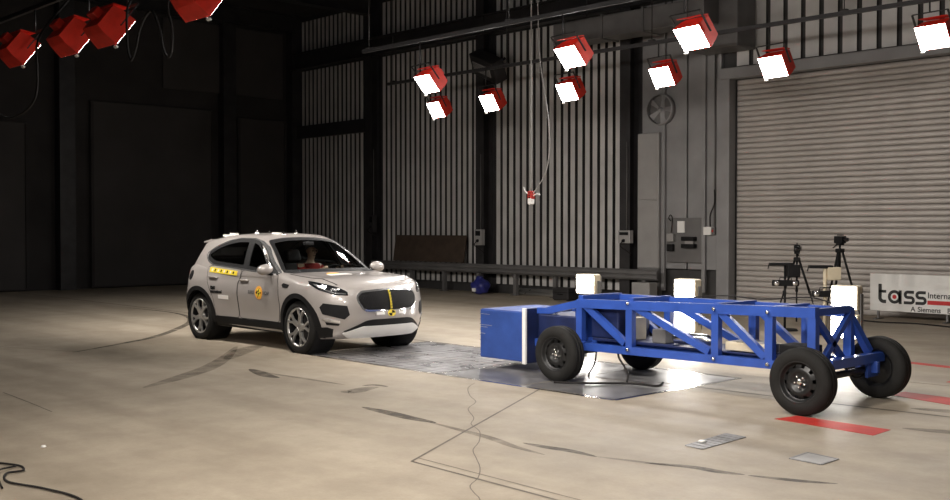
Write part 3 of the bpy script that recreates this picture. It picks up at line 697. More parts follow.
# wheels
def car_tyre():
    w_ = .1225; R = WR
    prof = [(.262, -w_ + .006), (.285, -w_ - .004), (.325, -w_ - .002), (R - .012, -w_ + .018), (R, -w_ + .045), (R, -.035), (R - .008, -.033), (R - .008, -.025), (R, -.023), (R, .023), (R - .008, .025), (R - .008, .033), (R, .035), (R, w_ - .045), (R - .012, w_ - .018), (.325, w_ + .002), (.285, w_ + .004), (.262, w_ - .006)]
    return MB().lathe(prof, 48, 'y', True).mesh('tyre', M_rubber)
def car_rim():
    m = MB(); w_ = .1225
    m.lathe([(.262, -w_ + .004), (.268, -w_ + .0), (.255, -w_ + .006), (.245, -w_ + .02)], 48, 'y')
    for k in range(5):
        a0 = PI / 2 + k * 2 * PI / 5
        for s_ in (-1, 1):
            a1 = a0 + s_ * .26; p = Vector((.045 * math.cos(a0 + s_ * .35), -.09, .045 * math.sin(a0 + s_ * .35))); q0 = Vector((.15 * math.cos(a0 + s_ * .10), -.10, .15 * math.sin(a0 + s_ * .10))); q = Vector((.255 * math.cos(a1), -w_ + .012, .255 * math.sin(a1)))
            m.bar(p, q0, .034, .028, (0, 1, 0)).bar(q0, q, .030, .026, (0, 1, 0))
        ab = a0 + PI / 5
        m.bar((.06 * math.cos(ab), -.085, .06 * math.sin(ab)), (.0, -.085, 0), .05, .03, (0, 1, 0))
    m.lathe([(0, -.105), (.03, -.105), (.04, -.098), (.065, -.09), (.07, -.06)], 24, 'y')
    return m.mesh('rim', M_alloy)
tm, rm = car_tyre(), car_rim()
rb = MB().lathe([(.245, -.1), (.238, -.09), (.235, .09), (.26, .115)], 48, 'y').mesh('rim_barrel', M_black)
dm = MB().lathe([(0, -.03), (.17, -.03), (.172, -.02), (.172, -.005), (0, -.005)], 32, 'y').mesh('brake_disc', M_steel_dark)
bk = MB().lathe([(0, .03), (.25, .03), (.25, .06), (0, .06)], 32, 'y').mesh('wheel_backing', M_black)
for ax in AX:
    for sg in (-1, 1):
        o = link('tyre', tm, car); o.location = (ax, sg * .80, WR); o.rotation_euler = (0, .3 * ax + .2, 0 if sg < 0 else PI)
        for nm, me in (('rim', rm), ('rim_barrel', rb), ('brake_disc', dm), ('wheel_backing', bk)): link(nm, me, o)

# ------------------------------------------------------------------ crash test dummy in the driver's seat
def skin_body(name, pts, edges, m, parent=None, sub=2):
    me = bpy.data.meshes.new(name); me.from_pydata([p[0] for p in pts], edges, []); me.update()
    o = bpy.data.objects.new(name, me); C.objects.link(o)
    o.modifiers.new('skin', 'SKIN'); sl = o.data.skin_vertices[0].data
    for i, p in enumerate(pts): sl[i].radius = (p[1], p[1] if len(p) < 3 else p[2]); sl[i].use_root = (i == 0)
    o.modifiers.new('sub', 'SUBSURF').levels = sub; o.modifiers['sub'].render_levels = sub
    bpy.context.view_layer.update()
    me2 = bpy.data.meshes.new_from_object(o.evaluated_get(bpy.context.evaluated_depsgraph_get())); me2.name = name
    bpy.data.objects.remove(o); me2.materials.clear(); me2.materials.append(m)
    for p in me2.polygons: p.use_smooth = True
    return link(name, me2, parent)
dy = thing('crash_test_dummy', 'crash test dummy in a red shirt seated at the steering wheel', 'dummy', (-12.23 - 1.45, 9.19 + .36, .665))
# pelvis, waist, chest, neck base, head; arms to the wheel; thighs and shins
skin_body('body', [((-.02, 0, .07), .115, .14), ((-.05, 0, .22), .11, .135), ((-.09, 0, .40), .115, .16), ((-.10, 0, .50), .075, .09), ((-.09, 0, .565), .05), ((-.075, 0, .62), .062),
    ((-.06, 0, .70), .082), ((-.065, 0, .77), .062),
    ((-.10, .17, .46), .058), ((.06, .23, .30), .048), ((.30, .17, .40), .036), ((.42, .14, .43), .03),
    ((-.10, -.17, .46), .058), ((.06, -.23, .30), .048), ((.30, -.17, .40), .036), ((.42, -.14, .43), .03),
    ((.20, .11, .09), .08), ((.46, .13, .16), .062), ((.66, .12, -.10), .05), ((.72, .12, -.16), .04),
    ((.20, -.11, .09), .08), ((.46, -.13, .16), .062), ((.66, -.12, -.10), .05), ((.72, -.12, -.16), .04)],
    [(0, 1), (1, 2), (2, 3), (3, 4), (4, 5), (5, 6), (6, 7), (2, 8), (8, 9), (9, 10), (10, 11), (2, 12), (12, 13), (13, 14), (14, 15), (0, 16), (16, 17), (17, 18), (18, 19), (0, 20), (20, 21), (21, 22), (22, 23)], M_dummy, dy)
skin_body('shirt', [((-.03, 0, .12), .128, .152), ((-.05, 0, .22), .124, .15), ((-.09, 0, .40), .128, .172), ((-.10, 0, .50), .088, .105), ((-.095, 0, .53), .066),
    ((-.10, .17, .46), .070), ((.0, .21, .36), .062), ((-.10, -.17, .46), .070), ((.0, -.21, .36), .062)], [(0, 1), (1, 2), (2, 3), (3, 4), (2, 5), (5, 6), (2, 7), (7, 8)], M_shirt, dy)
for s_ in (-1, 1): MB().lathe([(0, .014), (.010, .010), (.014, 0), (.010, -.010), (0, -.014)], 8, 'z', M=Matrix.Translation((.018, s_ * .032, .705))).build('eye', M_black, dy)
MB().tube([(.012, 0, .70), (.034, 0, .672), (.016, 0, .665)], [.008, .015, .009], 8).build('nose', M_dummy, dy)
MB().bbox(.004, .014, -.026, .026, .632, .640, .003).build('mouth', M_black, dy)
for s_ in (-1, 1): MB().lathe([(0, .012), (.026, .010), (.03, 0), (0, -.004)], 12, 'y', M=Matrix.Translation((-.065, s_ * .084, .70))).build('ear', M_dummy, dy)
for s_ in (-1, 1):
    h = skin_body('hand', [((.42, s_ * .14, .43), .032, .022), ((.475, s_ * .145, .455), .036, .02)], [(0, 1)], M_dummy, dy, 1)
    for k, L in enumerate((.062, .070, .066, .052)):
        b0 = Vector((.495, s_ * (.125 + .0145 * k), .470)); MB().tube([b0, b0 + Vector((L * .5, 0, .016)), b0 + Vector((L * .72, 0, -.008)), b0 + Vector((L * .55, 0, -.03))], [.008, .0078, .0072, .006], 6).build('finger', M_dummy, h)
    b0 = Vector((.455, s_ * .118, .455)); MB().tube([b0, b0 + Vector((.025, -s_ * .018, .012)), b0 + Vector((.05, -s_ * .016, .008))], [.010, .009, .007], 6).build('thumb', M_dummy, h)

# ------------------------------------------------------------------ the blue barrier trolley (front towards -x)
tr = thing('barrier_trolley', 'blue tubular steel crash trolley on black wheels carrying a deformable barrier block', 'trolley', (-6.5, 9.67, 0))
NY = .35; ZU, ZL = .915, .385          # upper and lower rail centre heights
PX = [-1.55, -.83, .28, .90, 1.36]     # posts along the frame
def tbar(nm, p, q, wd=.08, ht=.08, up=(0, 0, 1), m=None):
    return MB().bar(p, q, wd, ht, up).build(nm, m or M_blue, tr)
for s_ in (-1, 1):
    y = s_ * NY
    dz = -.03 if s_ > 0 else 0
    df = -.06 if s_ < 0 else -.03
    tbar('upper_rail', (-1.58, y, ZU + df), (1.40, y, ZU + dz), .085, .10)
    tbar('front_rail', (-1.55, y, ZU + df), (-2.06, y * .9, .745), .08, .085)
    tbar('front_rail', (-2.24, y * .9, .735), (-1.98, y * .9, .745), .08, .07)
    tbar('lower_rail', (-2.24, y, .36), (1.40, y, ZL), .08, .085)
    for x in PX: tbar('post', (x, y, ZL), (x, y, ZU - .05), .075, .085, (1, 0, 0))
    for a, b in ((-1.50, -.90), (-.76, .20), (.34, .85)): tbar('diagonal_brace', (a, y, ZU - .06), (b, y, ZL + .06), .06, .075)
    for x in PX[1:4]:
        for z in (ZU - .02, ZL): MB().lathe([(0, -.02), (.018, -.02), (.018, 0)], 8, 'y', M=Matrix.Translation((x, y + s_ * .05 if s_ < 0 else y + .05, z))).build('bolt', M_chrome, tr)
for x in PX:
    tbar('cross_member', (x, -NY, ZU), (x, NY, ZU), .07, .07)
    tbar('cross_member', (x, -NY, ZL), (x, NY, ZL), .07, .07)
# inner longerons, deck plates
for y in (-.16, .16): tbar('inner_rail', (-2.2, y, .42), (1.44, y, .42), .06, .07)
MB().bbox(-1.42, -.30, -.30, .30, .44, .47, .005).build('deck_plate', M_ballast, tr)
MB().bbox(-.30, 1.30, -.30, .30, .44, .46, .005).build('deck_plate', M_ballast, tr)
MB().bbox(-1.45, -1.05, -.29, .29, .47, .84, .02).build('ballast_block', M_ballast, tr)
MB().bbox(-2.22, -1.62, -.36, .36, .40, .70, .02).build('ballast_block', M_ballast, tr)
MB().bbox(-1.66, -1.58, -.33, .33, .36, .88, .01).build('bulkhead', M_blue, tr)
# rear cross bracing and beam
tbar('rear_brace', (1.38, -NY, ZU - .05), (1.38, .20, ZL + .03), .05, .06); tbar('rear_brace', (1.38, NY * .9, ZU - .05), (1.38, -.22, ZL + .05), .05, .06)
tbar('rear_leg', (1.36, NY, ZU - .06), (1.46, NY + .22, .48), .07, .07, (1, 0, 0))
tbar('rear_beam', (1.52, -.36, .43), (1.52, .70, .43), .09, .09)
tbar('rear_plate', (1.52, .40, .33), (1.52, .62, .33), .03, .18)
# face plate and the crushable block made of stacked sheets
MB().bbox(-2.285, -2.25, -.53, .53, .11, .765, .006).build('backing_plate', M_ballast, tr)
for s_ in (-1, 1): MB().bbox(-2.29, -2.235, s_ * .545 - .015, s_ * .545 + .015, .105, .77, .004).build('plate_edge', M_white, tr)
bl = MB().bbox(-3.07, -2.285, -.50, .50, .12, .715, .012).build('barrier_block', M_bluefoil, tr)
for i in range(9):
    z = .15 + i * .064 + random.uniform(-.008, .008)
    MB().bar((-3.073, -.502, z), (-3.073, .502, z + random.uniform(-.01, .01)), .004, .006).build('sheet_edge', M_ballast, bl)
for z, a, b in ((.525, -3.06, -2.86), (.50, -3.06, -2.94), (.66, -3.06, -2.90), (.42, -3.06, -2.98)): MB().bar((a, -.502, z), (b, -.502, z - .004), .004, .004).build('sheet_edge', M_greypanel, bl)
MB().bbox(-3.05, -2.30, -.49, .49, .715, .722, .003).build('top_sheet', M_bluefoil, bl)
# on-board boxes
MB().bbox(.34, .84, -.29, -.02, .47, .56, .012).build('battery_box', M_cream, tr)
MB().bbox(.96, 1.28, -.29, -.02, .47, .58, .012).build('data_box', M_black, tr)
MB().bbox(.45, .80, -.27, -.05, .562, .575, .004).build('box_lid', M_greypanel, tr)
g = MB().lathe([(0, -.26), (.05, -.25), (.065, -.22), (.065, .16), (.05, .20), (.025, .22), (.025, .27), (0, .27)], 18, 'x', M=Matrix.Translation((-.10, -.20, .54))); g.build('gas_cylinder', M_chrome, tr)
MB().bbox(-.60, -.42, -.27, -.10, .47, .62, .01).build('valve_block', M_steel_mid, tr)
MB().bbox(-1.0, -.88, -.22, .0, .47, .72, .01).build('control_box', M_cream, tr)
# axles
for x in (-1.52, 1.48):
    MB().tube([(x, -.66, .31), (x, .66, .31)], .035, 12).build('axle', M_steel_dark, tr)
    for y in (-.50, .50):
        MB().bar((x, math.copysign(NY, y), .40), (x, y, .36), .1, .06).build('axle_arm', M_blue, tr)
        MB().bbox(x - .12, x + .12, y - .03, y + .03, .28, .40, .01).build('axle_bracket', M_blue, tr)
R2 = .312; w2 = .0975
tp_ = [(.185, -w2 + .012), (.20, -w2 - .002), (.25, -w2 - .006), (R2 - .025, -w2 + .006), (R2 - .004, -w2 + .03), (R2, -.05), (R2, -.032), (R2 - .007, -.030), (R2 - .007, -.022), (R2, -.020), (R2, .020), (R2 - .007, .022), (R2 - .007, .030), (R2, .032), (R2, .05), (R2 - .004, w2 - .03), (R2 - .025, w2 - .006), (.25, w2 + .006), (.20, w2 + .002), (.185, w2 - .012)]
ty2 = MB().lathe(tp_, 48, 'y', True).mesh('tyre', M_rubber)
rm2 = MB()
rm2.lathe([(.195, -w2 + .002), (.188, -w2 + .0), (.178, -w2 + .012), (.170, -.055), (.158, -.050)], 40, 'y')
NH = 10
# pierced disc: ring segments with gaps between r .125 and .15
rm2.lathe([(.132, -.064), (.118, -.072), (.085, -.070), (.075, -.052), (0, -.052)], 40, 'y')
for k in range(NH):
    a0 = 2 * PI * k / NH; vs = []
    for j in range(4):
        a = a0 + (j / 3) * 2 * PI / NH * .62; vs += [(.131 * math.cos(a), -.064, .131 * math.sin(a)), (.160 * math.cos(a), -.051, .160 * math.sin(a))]
    rm2.add(vs, [(2 * j, 2 * j + 2, 2 * j + 3, 2 * j + 1) for j in range(3)])
rm2.lathe([(.17, -.02), (.165, .07), (.19, .09)], 40, 'y')
rm2.lathe([(0, .02), (.165, .02)], 40, 'y')
rm2m = rm2.mesh('rim', M_rim_black)
hub = MB().lathe([(0, -.075), (.022, -.075), (.028, -.068), (.030, -.05)], 16, 'y').mesh('hub', M_chrome)
nut = MB().lathe([(0, -.070), (.010, -.070), (.011, -.05)], 6, 'y').mesh('lug_nut', M_chrome)
for x in (-1.52, 1.48):
    for s_ in (-1, 1):
        o = link('tyre', ty2, tr); o.location = (x, s_ * .75, R2); o.rotation_euler = (0, random.uniform(0, 3), 0 if s_ < 0 else PI)
        ri = link('rim', rm2m, o); link('hub', hub, o)
        for k in range(5):
            n_ = link('lug_nut', nut, o); n_.location = (.052 * math.cos(2 * PI * k / 5), 0, .052 * math.sin(2 * PI * k / 5))
MB().tube(spline([(-1.05, -.30, .40), (-1.02, -.32, .28), (-.92, -.34, .18), (-.86, -.36, .10), (-.84, -.40, .03)], 6), .012, 6).build('brake_hose', M_cable, tr)
MB().tube(spline([(-1.30, -.36, .40), (-1.30, -.40, .2), (-1.34, -.45, .08), (-1.30, -.50, .03)], 6), .010, 6).build('brake_hose', M_cable, tr)
MB().tube(spline([(1.45, .05, .40), (1.5, .15, .28), (1.48, .35, .25), (1.46, .5, .3)], 6), .012, 6).build('brake_hose', M_cable, tr)
MB().tube(spline([(-.25, -.1, .97), (.1, .1, 1.0), (.6, .0, .99), (1.0, .2, 1.02), (1.35, .1, .97)], 6), .008, 6).build('deck_cable', M_cable, tr)
tag(MB().tube(spline([(-7.95, 8.75, .014), (-7.6, 8.95, .02), (-7.3, 9.3, .014), (-7.0, 9.35, .014), (-7.1, 9.6, .014)], 8), .012, 6).build('loose_cable', M_cable), 'black cable lying on the steel pit cover under the blue trolley', 'cable')

# ------------------------------------------------------------------ overhead flood lights
def flood_proto():
    """faces +y, housing behind the glass at y = 0"""
    t = bpy.data.objects.new('flood_light', None); C.objects.link(t); t.empty_display_size = .2
    m = MB(); W0, H0, W1, H1, D = .30, .23, .24, .19, .34
    fr = [(-W0, 0, -H0), (W0, 0, -H0), (W0, 0, H0), (-W0, 0, H0)]; mk = [(-W1 - .02, -D * .62, -H1 - .03), (W1 + .02, -D * .62, -H1 - .03), (W1 + .02, -D * .62, H1 + .03), (-W1 - .02, -D * .62, H1 + .03)]
    bkp = [(-W1, -D, -H1), (W1, -D, -H1), (W1, -D, H1), (-W1, -D, H1)]; ri = [(-W0 + .012, .01, -H0 + .012), (W0 - .012, .01, -H0 + .012), (W0 - .012, .01, H0 - .012), (-W0 + .012, .01, H0 - .012)]
    m.add(fr + mk + bkp + ri, [(i, (i + 1) % 4, 4 + (i + 1) % 4, 4 + i) for i in range(4)] + [(4 + i, 4 + (i + 1) % 4, 8 + (i + 1) % 4, 8 + i) for i in range(4)] + [(8, 9, 10, 11)] + [(i, (i + 1) % 4, 12 + (i + 1) % 4, 12 + i) for i in range(4)])
    m.build('housing', M_red, t)
    # flared rear cover and control gear box
    MB().add([(-.24, -.36, .19), (.24, -.36, .19), (.27, -.16, .30), (-.27, -.16, .30), (-.24, -.36, .21), (.24, -.36, .21), (.27, -.15, .32), (-.27, -.15, .32)], [(3, 2, 1, 0), (4, 5, 6, 7), (0, 1, 5, 4), (1, 2, 6, 5), (2, 3, 7, 6), (3, 0, 4, 7)]).build('top_cover', M_red, t)
    for i in range(6): MB().lathe([(0, .006), (.008, .004), (.008, 0)], 6, 'y', M=Matrix.Translation((-.19, -D - .004, -.14 + i * .05)) @ Matrix.Rotation(PI, 4, 'Z')).build('rivet', M_chrome, t)
    MB().bbox(-W0 + .013, W0 - .013, -.005, .012, -H0 + .013, H0 - .013, .003).build('lamp_glass', M_emit, t)
    y = MB().bar((-.34, -.12, 0), (-.34, -.12, .42), .04, .012, (0, 1, 0)).bar((.34, -.12, 0), (.34, -.12, .42), .04, .012, (0, 1, 0)).bar((-.34, -.12, .42), (.34, -.12, .42), .04, .012)
    y.build('yoke', M_steel_dark, t)
    MB().bbox(-.10, .10, -.46, -.345, -.06, .08, .01).build('gear_box', M_red, t)
    MB().bbox(.21, .29, .014, .05, -.262, -.235, .004).build('edge_glint', M_white, t)  # white corner piece standing in for the bright glint of the glass edge
    return t
proto = flood_proto()
lamp_data = {}
def flood(x, y, z, yaw, pitch, label, group=None, power=1.0, LS=1.0):
    o = dup(proto)
    o.location = (x, y, z); o.rotation_euler = (math.radians(pitch), 0, math.radians(yaw)); o.scale = (LS, LS, LS)
    tag(o, label, 'flood light', group)
    if power not in lamp_data:
        ld = bpy.data.lights.new('flood_beam', 'AREA'); ld.shape = 'RECTANGLE'; ld.size = .5; ld.size_y = .36; ld.energy = LAMP_W * power; ld.spread = math.radians(112); ld.color = (1.0, .93, .84) if power in (.8, .7, 1.6) else (1.0, .95, .90); lamp_data[power] = ld
    lo = bpy.data.objects.new('flood_beam', lamp_data[power]); C.objects.link(lo); lo.parent = o; lo.location = (0, .025, 0); lo.rotation_euler = (math.radians(90), 0, 0)
    return o
ZLAMP = 4.6; ZTR = 5.3
def hang(row, x, y, yaw, pitch, label, group=None, power=1.0, LS=1.0):
    """lamp seen in the direction of (x, y, 4.6), moved along it to the truss of its row, with a tube up to the truss"""
    k = row / y; z = 1.718 + (ZLAMP - 1.718) * k
    o = flood(x * k, row, z, yaw, pitch, label, group, power, LS)
    M = Matrix.Translation(o.location) @ o.rotation_euler.to_matrix().to_4x4() @ Matrix.Scale(o.scale.x, 4); Mi = M.inverted()
    top = M @ Vector((0, -.12, .42))
    MB().tube([Mi @ top, Mi @ Vector((top.x, top.y, ZTR + .001))], .016, 8).build('hanger_tube', M_steel_dark, o)
# row above the camera side, seen from behind
near = [(-17.62, 6.58, 'first lamp from the dark end of the row'), (-15.97, 6.74, 'second lamp from the dark end'), (-14.80, 6.80, 'third lamp from the dark end'), (-12.15, 6.75, 'past the hanging cable loops')]
for x, y, s_ in near: hang(6.7, (x + .22) * 1.045, y * 1.045, 0, -38, 'red overhead flood light seen from behind, ' + s_, None, .8)
for x in (-10.0, -8.0, -6.0): hang(6.7, x, 6.7, 0, -38, 'extra unseen red flood light on the near lamp rail farther along from the hanging cable loops', 'extra unseen near rail lamps over the vehicles', .7)  # extra lamps out of view, continuing the row to light the vehicles
for x in (-6.6, -4.2, -1.9): hang(1.5, x, 1.5, 8, -42, 'added unseen red flood light over the empty floor in front of both vehicles', 'added camera side lamps', 1.6)  # lamps added out of view to brighten the near floor and car side
far1 = [(-16.17, 14.02, 'lit flood light with red housing on the middle lamp rail, nearest the dark end'), (-11.97, 13.56, 'lit flood light on the middle lamp rail beside the hanging pendant cables'), (-9.51, 13.55, 'lit flood light on the middle lamp rail above the blue trolley')]
for x, y, s_ in far1: hang(13.6, x, y, 172, -40, s_, None, .82, .9)
far2 = [(-19.56, 17.25, 'lit flood light with red housing by the back wall, first from the dark end'), (-17.63, 17.18, 'lit flood light with red housing by the back wall, second from the dark end'), (-15.08, 17.0, 'lit flood light by the back wall just behind the hanging pendant cables'),
        (-12.34, 16.62, 'lit flood light by the back wall next to the grey wall panels'), (-10.21, 17.03, 'lit flood light hanging before the top of the roller door'), (-6.96, 16.12, 'lit flood light before the roller door above the lettered banner')]
for x, y, s_ in far2: hang(17.0, x, y, 172, -30, s_, None, .73, .9)

for ch in list(proto.children): bpy.data.objects.remove(ch)
bpy.data.objects.remove(proto)      # only the copies hang in the hall
# slim lamp rails hung on rods
def truss(x0, x1, y, label, grp=None):
    t = thing('lamp_rail', label, 'rail', (x0, y, ZTR)); L = x1 - x0
    MB().box(0, L, -.03, .03, 0, .012).box(0, L, -.03, -.022, .012, .07).box(0, L, .022, .03, .012, .07).build('channel', M_steel_dark, t)
    for i in range(int(L / 4) + 1):
        MB().tube([(i * 4 + .2, 0, .01), (i * 4 + .2, 0, ZC - ZTR)], .010, 6).build('hanger_rod', M_steel_dark, t)
        MB().bbox(i * 4 + .14, i * 4 + .26, -.045, .045, .07, .10, .004).build('rod_clamp', M_steel_dark, t)
    return t
truss(-10, -1.2, 1.70, 'added unseen lamp rail over the empty floor in front of both vehicles')  # unseen rail, added only to carry the extra camera side lamps
truss(-20.5, -1.5, 6.865, 'slim dark lamp rail carrying the red lamps seen from behind')
truss(-17.5, -3, 13.44, 'slim dark lamp rail above the far side of the trolley')
truss(-21, -5, 16.91, 'slim dark lamp rail along the back wall carrying lit lamps')

# ------------------------------------------------------------------ low flood lights behind the trolley
def floor_flood(x, y, zs, yaw, label):
    t = thing('floor_flood_stand', label, 'floor lamp', (x, y, 0), math.radians(yaw), None)
    for a in (0, 120, 240):
        r = math.radians(a + 30); MB().tube([(0, .0, .10), (.26 * math.cos(r), .26 * math.sin(r), .014)], .014, 6).build('leg', M_black, t)
    MB().tube([(0, 0, .09), (0, 0, max(zs))], .018, 8).build('post', M_black, t)
    for z in zs:
        m = MB(); m.bbox(-.17, .17, -.05, .13, z - .15, z + .15, .02); h = m.build('lamp_head', M_cream, t)
        for i in range(5): MB().box(-.15 + i * .07, -.14 + i * .07, -.10, -.05, z - .12, z + .12).build('cooling_fin', M_steel_mid, h)
        MB().bbox(-.155, .155, .128, .136, z - .135, z + .135, .003).build('lamp_glass', M_emit, h)
    MB().bbox(-.19, -.172, -.02, .06, min(zs) - .05, max(zs) + .05, .004).build('bracket', M_steel_mid, t)
    for z in zs:
        ld = bpy.data.lights.new('floor_beam', 'AREA'); ld.shape = 'RECTANGLE'; ld.size = .3; ld.size_y = .26; ld.energy = 2; ld.spread = math.radians(130); ld.color = (1, .93, .82)
        lo = bpy.data.objects.new('floor_beam', ld); C.objects.link(lo); lo.parent = t; lo.location = (0, .142, z); lo.rotation_euler = (math.radians(90), 0, 0)
floor_flood(-10.62, 12.5, (.47, .87), 186, 'lit twin lamp stand on the floor behind the front wheel of the trolley')
floor_flood(-8.80, 12.5, (.42, .86), 186, 'lit twin lamp stand on the floor behind the middle of the trolley')
floor_flood(-6.43, 12.5, (.50, .86), 186, 'lit twin lamp stand on the floor behind the rear end of the trolley')

# ------------------------------------------------------------------ cameras on tripods before the roller door
def tripod(x, y, zh, spread, yaw, label):
    t = thing('camera_tripod', label, 'tripod', (x, y, 0), math.radians(yaw))
    top = zh - .22
    for a in (90, 210, 330):
        r = math.radians(a); p0 = Vector((.04 * math.cos(r), .04 * math.sin(r), top)); p1 = Vector((spread * math.cos(r), spread * math.sin(r), .012)); pm = p0.lerp(p1, .5)
        l_ = MB().tube([p0, pm], .020, 8).tube([pm, p1], .014, 8).build('leg', M_black, t); MB().lathe([(0, .025), (.026, .02), (.026, -.02), (0, -.025)], 8, 'z', M=Matrix.Translation(pm)).build('leg_clamp', M_black, l_)
    MB().tube([(0, 0, top - .30), (0, 0, zh - .10)], .018, 8).build('centre_column', M_black, t)
    MB().bbox(-.06, .06, -.06, .06, top - .03, top + .04, .015).build('crown', M_black, t)
    MB().bbox(-.05, .05, -.06, .06, zh - .12, zh - .085, .008).build('pan_head', M_black, t)
    MB().tube([(0, .05, zh - .1), (.04, .22, zh - .17)], .009, 6).build('pan_handle', M_black, t)
    b = MB().bbox(-.055, .055, -.10, .10, zh - .085, zh + .04, .012).build('camera_body', M_black, t)
    MB().lathe([(0, -.19), (.035, -.19), (.04, -.17), (.04, -.10), (0, -.10)], 14, 'y', M=Matrix.Translation((0, 0, zh - .02))).build('lens', M_darkglass, b)
    MB().bbox(-.02, .02, -.08, .06, zh + .05, zh + .068, .006).build('top_grip', M_black, b)
    MB().bbox(.06, .075, -.09, .0, zh - .06, zh + .02, .004).build('view_screen', M_black, b)
tripod(-9.87, 17.3, 1.38, .46, 30, 'black video camera tripod with low head before the roller door')
tripod(-9.208, 17.6, 1.54, .40, 70, 'taller black video camera tripod before the roller door above the banner')
def twin(x, y, z, zt, m, label):
    t = thing('twin_lens_stand', label, 'stand', (x, y, 0), math.radians(40))
    MB().tube([(0, 0, .03), (0, 0, zt)], .032 if m is M_cream else .02, 10).build('post', m, t)
    MB().lathe([(0, .04), (.20, .03), (.22, 0), (0, 0)], 20, 'z').build('foot', M_black, t)
    b = MB().bbox(-.22, .22, -.09, -.01, z - .05, z + .05, .015).build('lens_bar', M_black, t)
    for s_ in (-1, 1): MB().lathe([(0, -.115), (.035, -.112), (.045, -.10), (.045, -.09)], 16, 'y', M=Matrix.Translation((s_ * .15, 0, z))).build('lens', M_led, b)
    MB().tube([(-.1, -.05, z + .05), (-.09, -.05, z + .10), (.09, -.05, z + .10), (.1, -.05, z + .05)], .008, 6).build('carry_handle', M_black, b)
    MB().bbox(-.26, .12, -.06, .06, zt - .03, zt + .02, .01).build('top_bracket', M_black, t)
    MB().bbox(.03, .24, -.07, .07, zt - .22, zt - .01, .015).build('recorder_box', M_black if m is M_black else M_cream, t)
    MB().tube([(-.26, 0, zt), (-.28, 0, zt - .08)], .01, 6).build('bracket_hook', M_black, t)
twin(-9.404, 16.1, .80, 1.12, M_black, 'black stand with twin lens bar beside the camera tripod')
twin(-8.624, 16.0, .66, 1.10, M_cream, 'cream post with twin lens bar behind the lit lamp')

# ------------------------------------------------------------------ lettered banner board
bn = thing('banner_board', 'white banner board with black and red company lettering before the roller door', 'banner', (-9.55, 19.45, 0))
BW, BH0, BH1 = 2.9, .16, .86
MB().bbox(0, BW, -.015, .015, BH0, BH1, .005).build('board', M_white, bn)
for x in (.15, 1.45, 2.75):
    MB().bar((x, .02, .0), (x, .02, BH1 - .05), .04, .03, (0, 1, 0)).build('strut', M_steel_mid, bn)
    MB().bbox(x - .03, x + .03, -.14, .2, 0, .02, .005).build('foot', M_steel_mid, bn)
M_ink = mat('black_print', (.012, .012, .012), .5); M_redink = mat('red_print', (.55, .02, .02), .5)
def stroke(nm, pts, wd, m, z=-.017):
    P = [Vector((p[0], p[1])) for p in pts]; k = len(P); vs = []
    for i, p in enumerate(P):
        t_ = (P[min(i + 1, k - 1)] - P[max(i - 1, 0)]).normalized(); n_ = Vector((-t_.y, t_.x)) * wd / 2
        for q in (p + n_, p - n_): vs += [(q.x, z, q.y), (q.x, z - .002, q.y)]
    fs = []
    for i in range(k - 1):
        a = 4 * i; b = a + 4; fs += [(a + 1, a + 3, b + 3, b + 1), (a, b, b + 2, a + 2), (a, a + 1, b + 1, b), (a + 2, b + 2, b + 3, a + 3)]
    return MB().add(vs, fs).build(nm, m, bn)
def arc(cx, cz, rx, rz, a0, a1, n=14): return [(cx + rx * math.cos(math.radians(a0 + (a1 - a0) * i / n)), cz + rz * math.sin(math.radians(a0 + (a1 - a0) * i / n))) for i in range(n + 1)]
x0, zb, hx, wl_ = .17, .31, .24, .065
stroke('letter_t', [(x0 + .03, zb + .36), (x0 + .03, zb + .10)] + arc(x0 + .10, zb + .10, .07, .07, 180, 270, 8) + [(x0 + .15, zb + .03)], wl_, M_ink); stroke('letter_t', [(x0 - .0, zb + .22), (x0 + .15, zb + .22)], .05, M_ink)
stroke('letter_a', arc(x0 + .31, zb + .125, .10, .10, 0, 360, 28), wl_ * .85, M_ink); stroke('letter_a', [(x0 + .42, zb + .25), (x0 + .42, zb - .005)], wl_ * .85, M_ink)
MB().prism(arc(x0 + .31, zb + .125, .04, .04, 0, 345, 23), -.018, -.02, lambda u, v, d: (u, d, v)).build('red_dot', M_redink, bn)
for sx in (x0 + .49, x0 + .71):
    stroke('letter_s', [(sx + .19, zb + .225), (sx + .08, zb + .225)] + arc(sx + .075, zb + .175, .05, .05, 90, 270, 10) + [(sx + .12, zb + .125)] + arc(sx + .13, zb + .075, .05, .05, 90, -90, 10) + [(sx + .0, zb + .025)], .055, M_ink)
for body, size, x, z in (('International', .15, x0 + .93, zb + .13), ('A', .13, x0 + .62, .18), ('Siemens', .13, x0 + .75, .18), ('Business', .13, x0 + 1.29, .18)):
    o = link('lettering', text_mesh(body, size, M_ink, 'lettering', .001, .002), bn); o.location = (x, -.0175, z); o.rotation_euler = (PI / 2, 0, 0)
MB().box(x0 + .93, BW - .05, -.0185, -.0165, zb + .01, zb + .085).build('red_bar', M_redink, bn)
tag(MB().tube(spline([(-9.6, 18.9, .012), (-9.0, 18.7, .012), (-8.4, 18.85, .012), (-7.6, 18.6, .012)], 6), .014, 6).build('floor_cable', M_cable), 'black cable along the floor in front of the white banner board', 'cable')

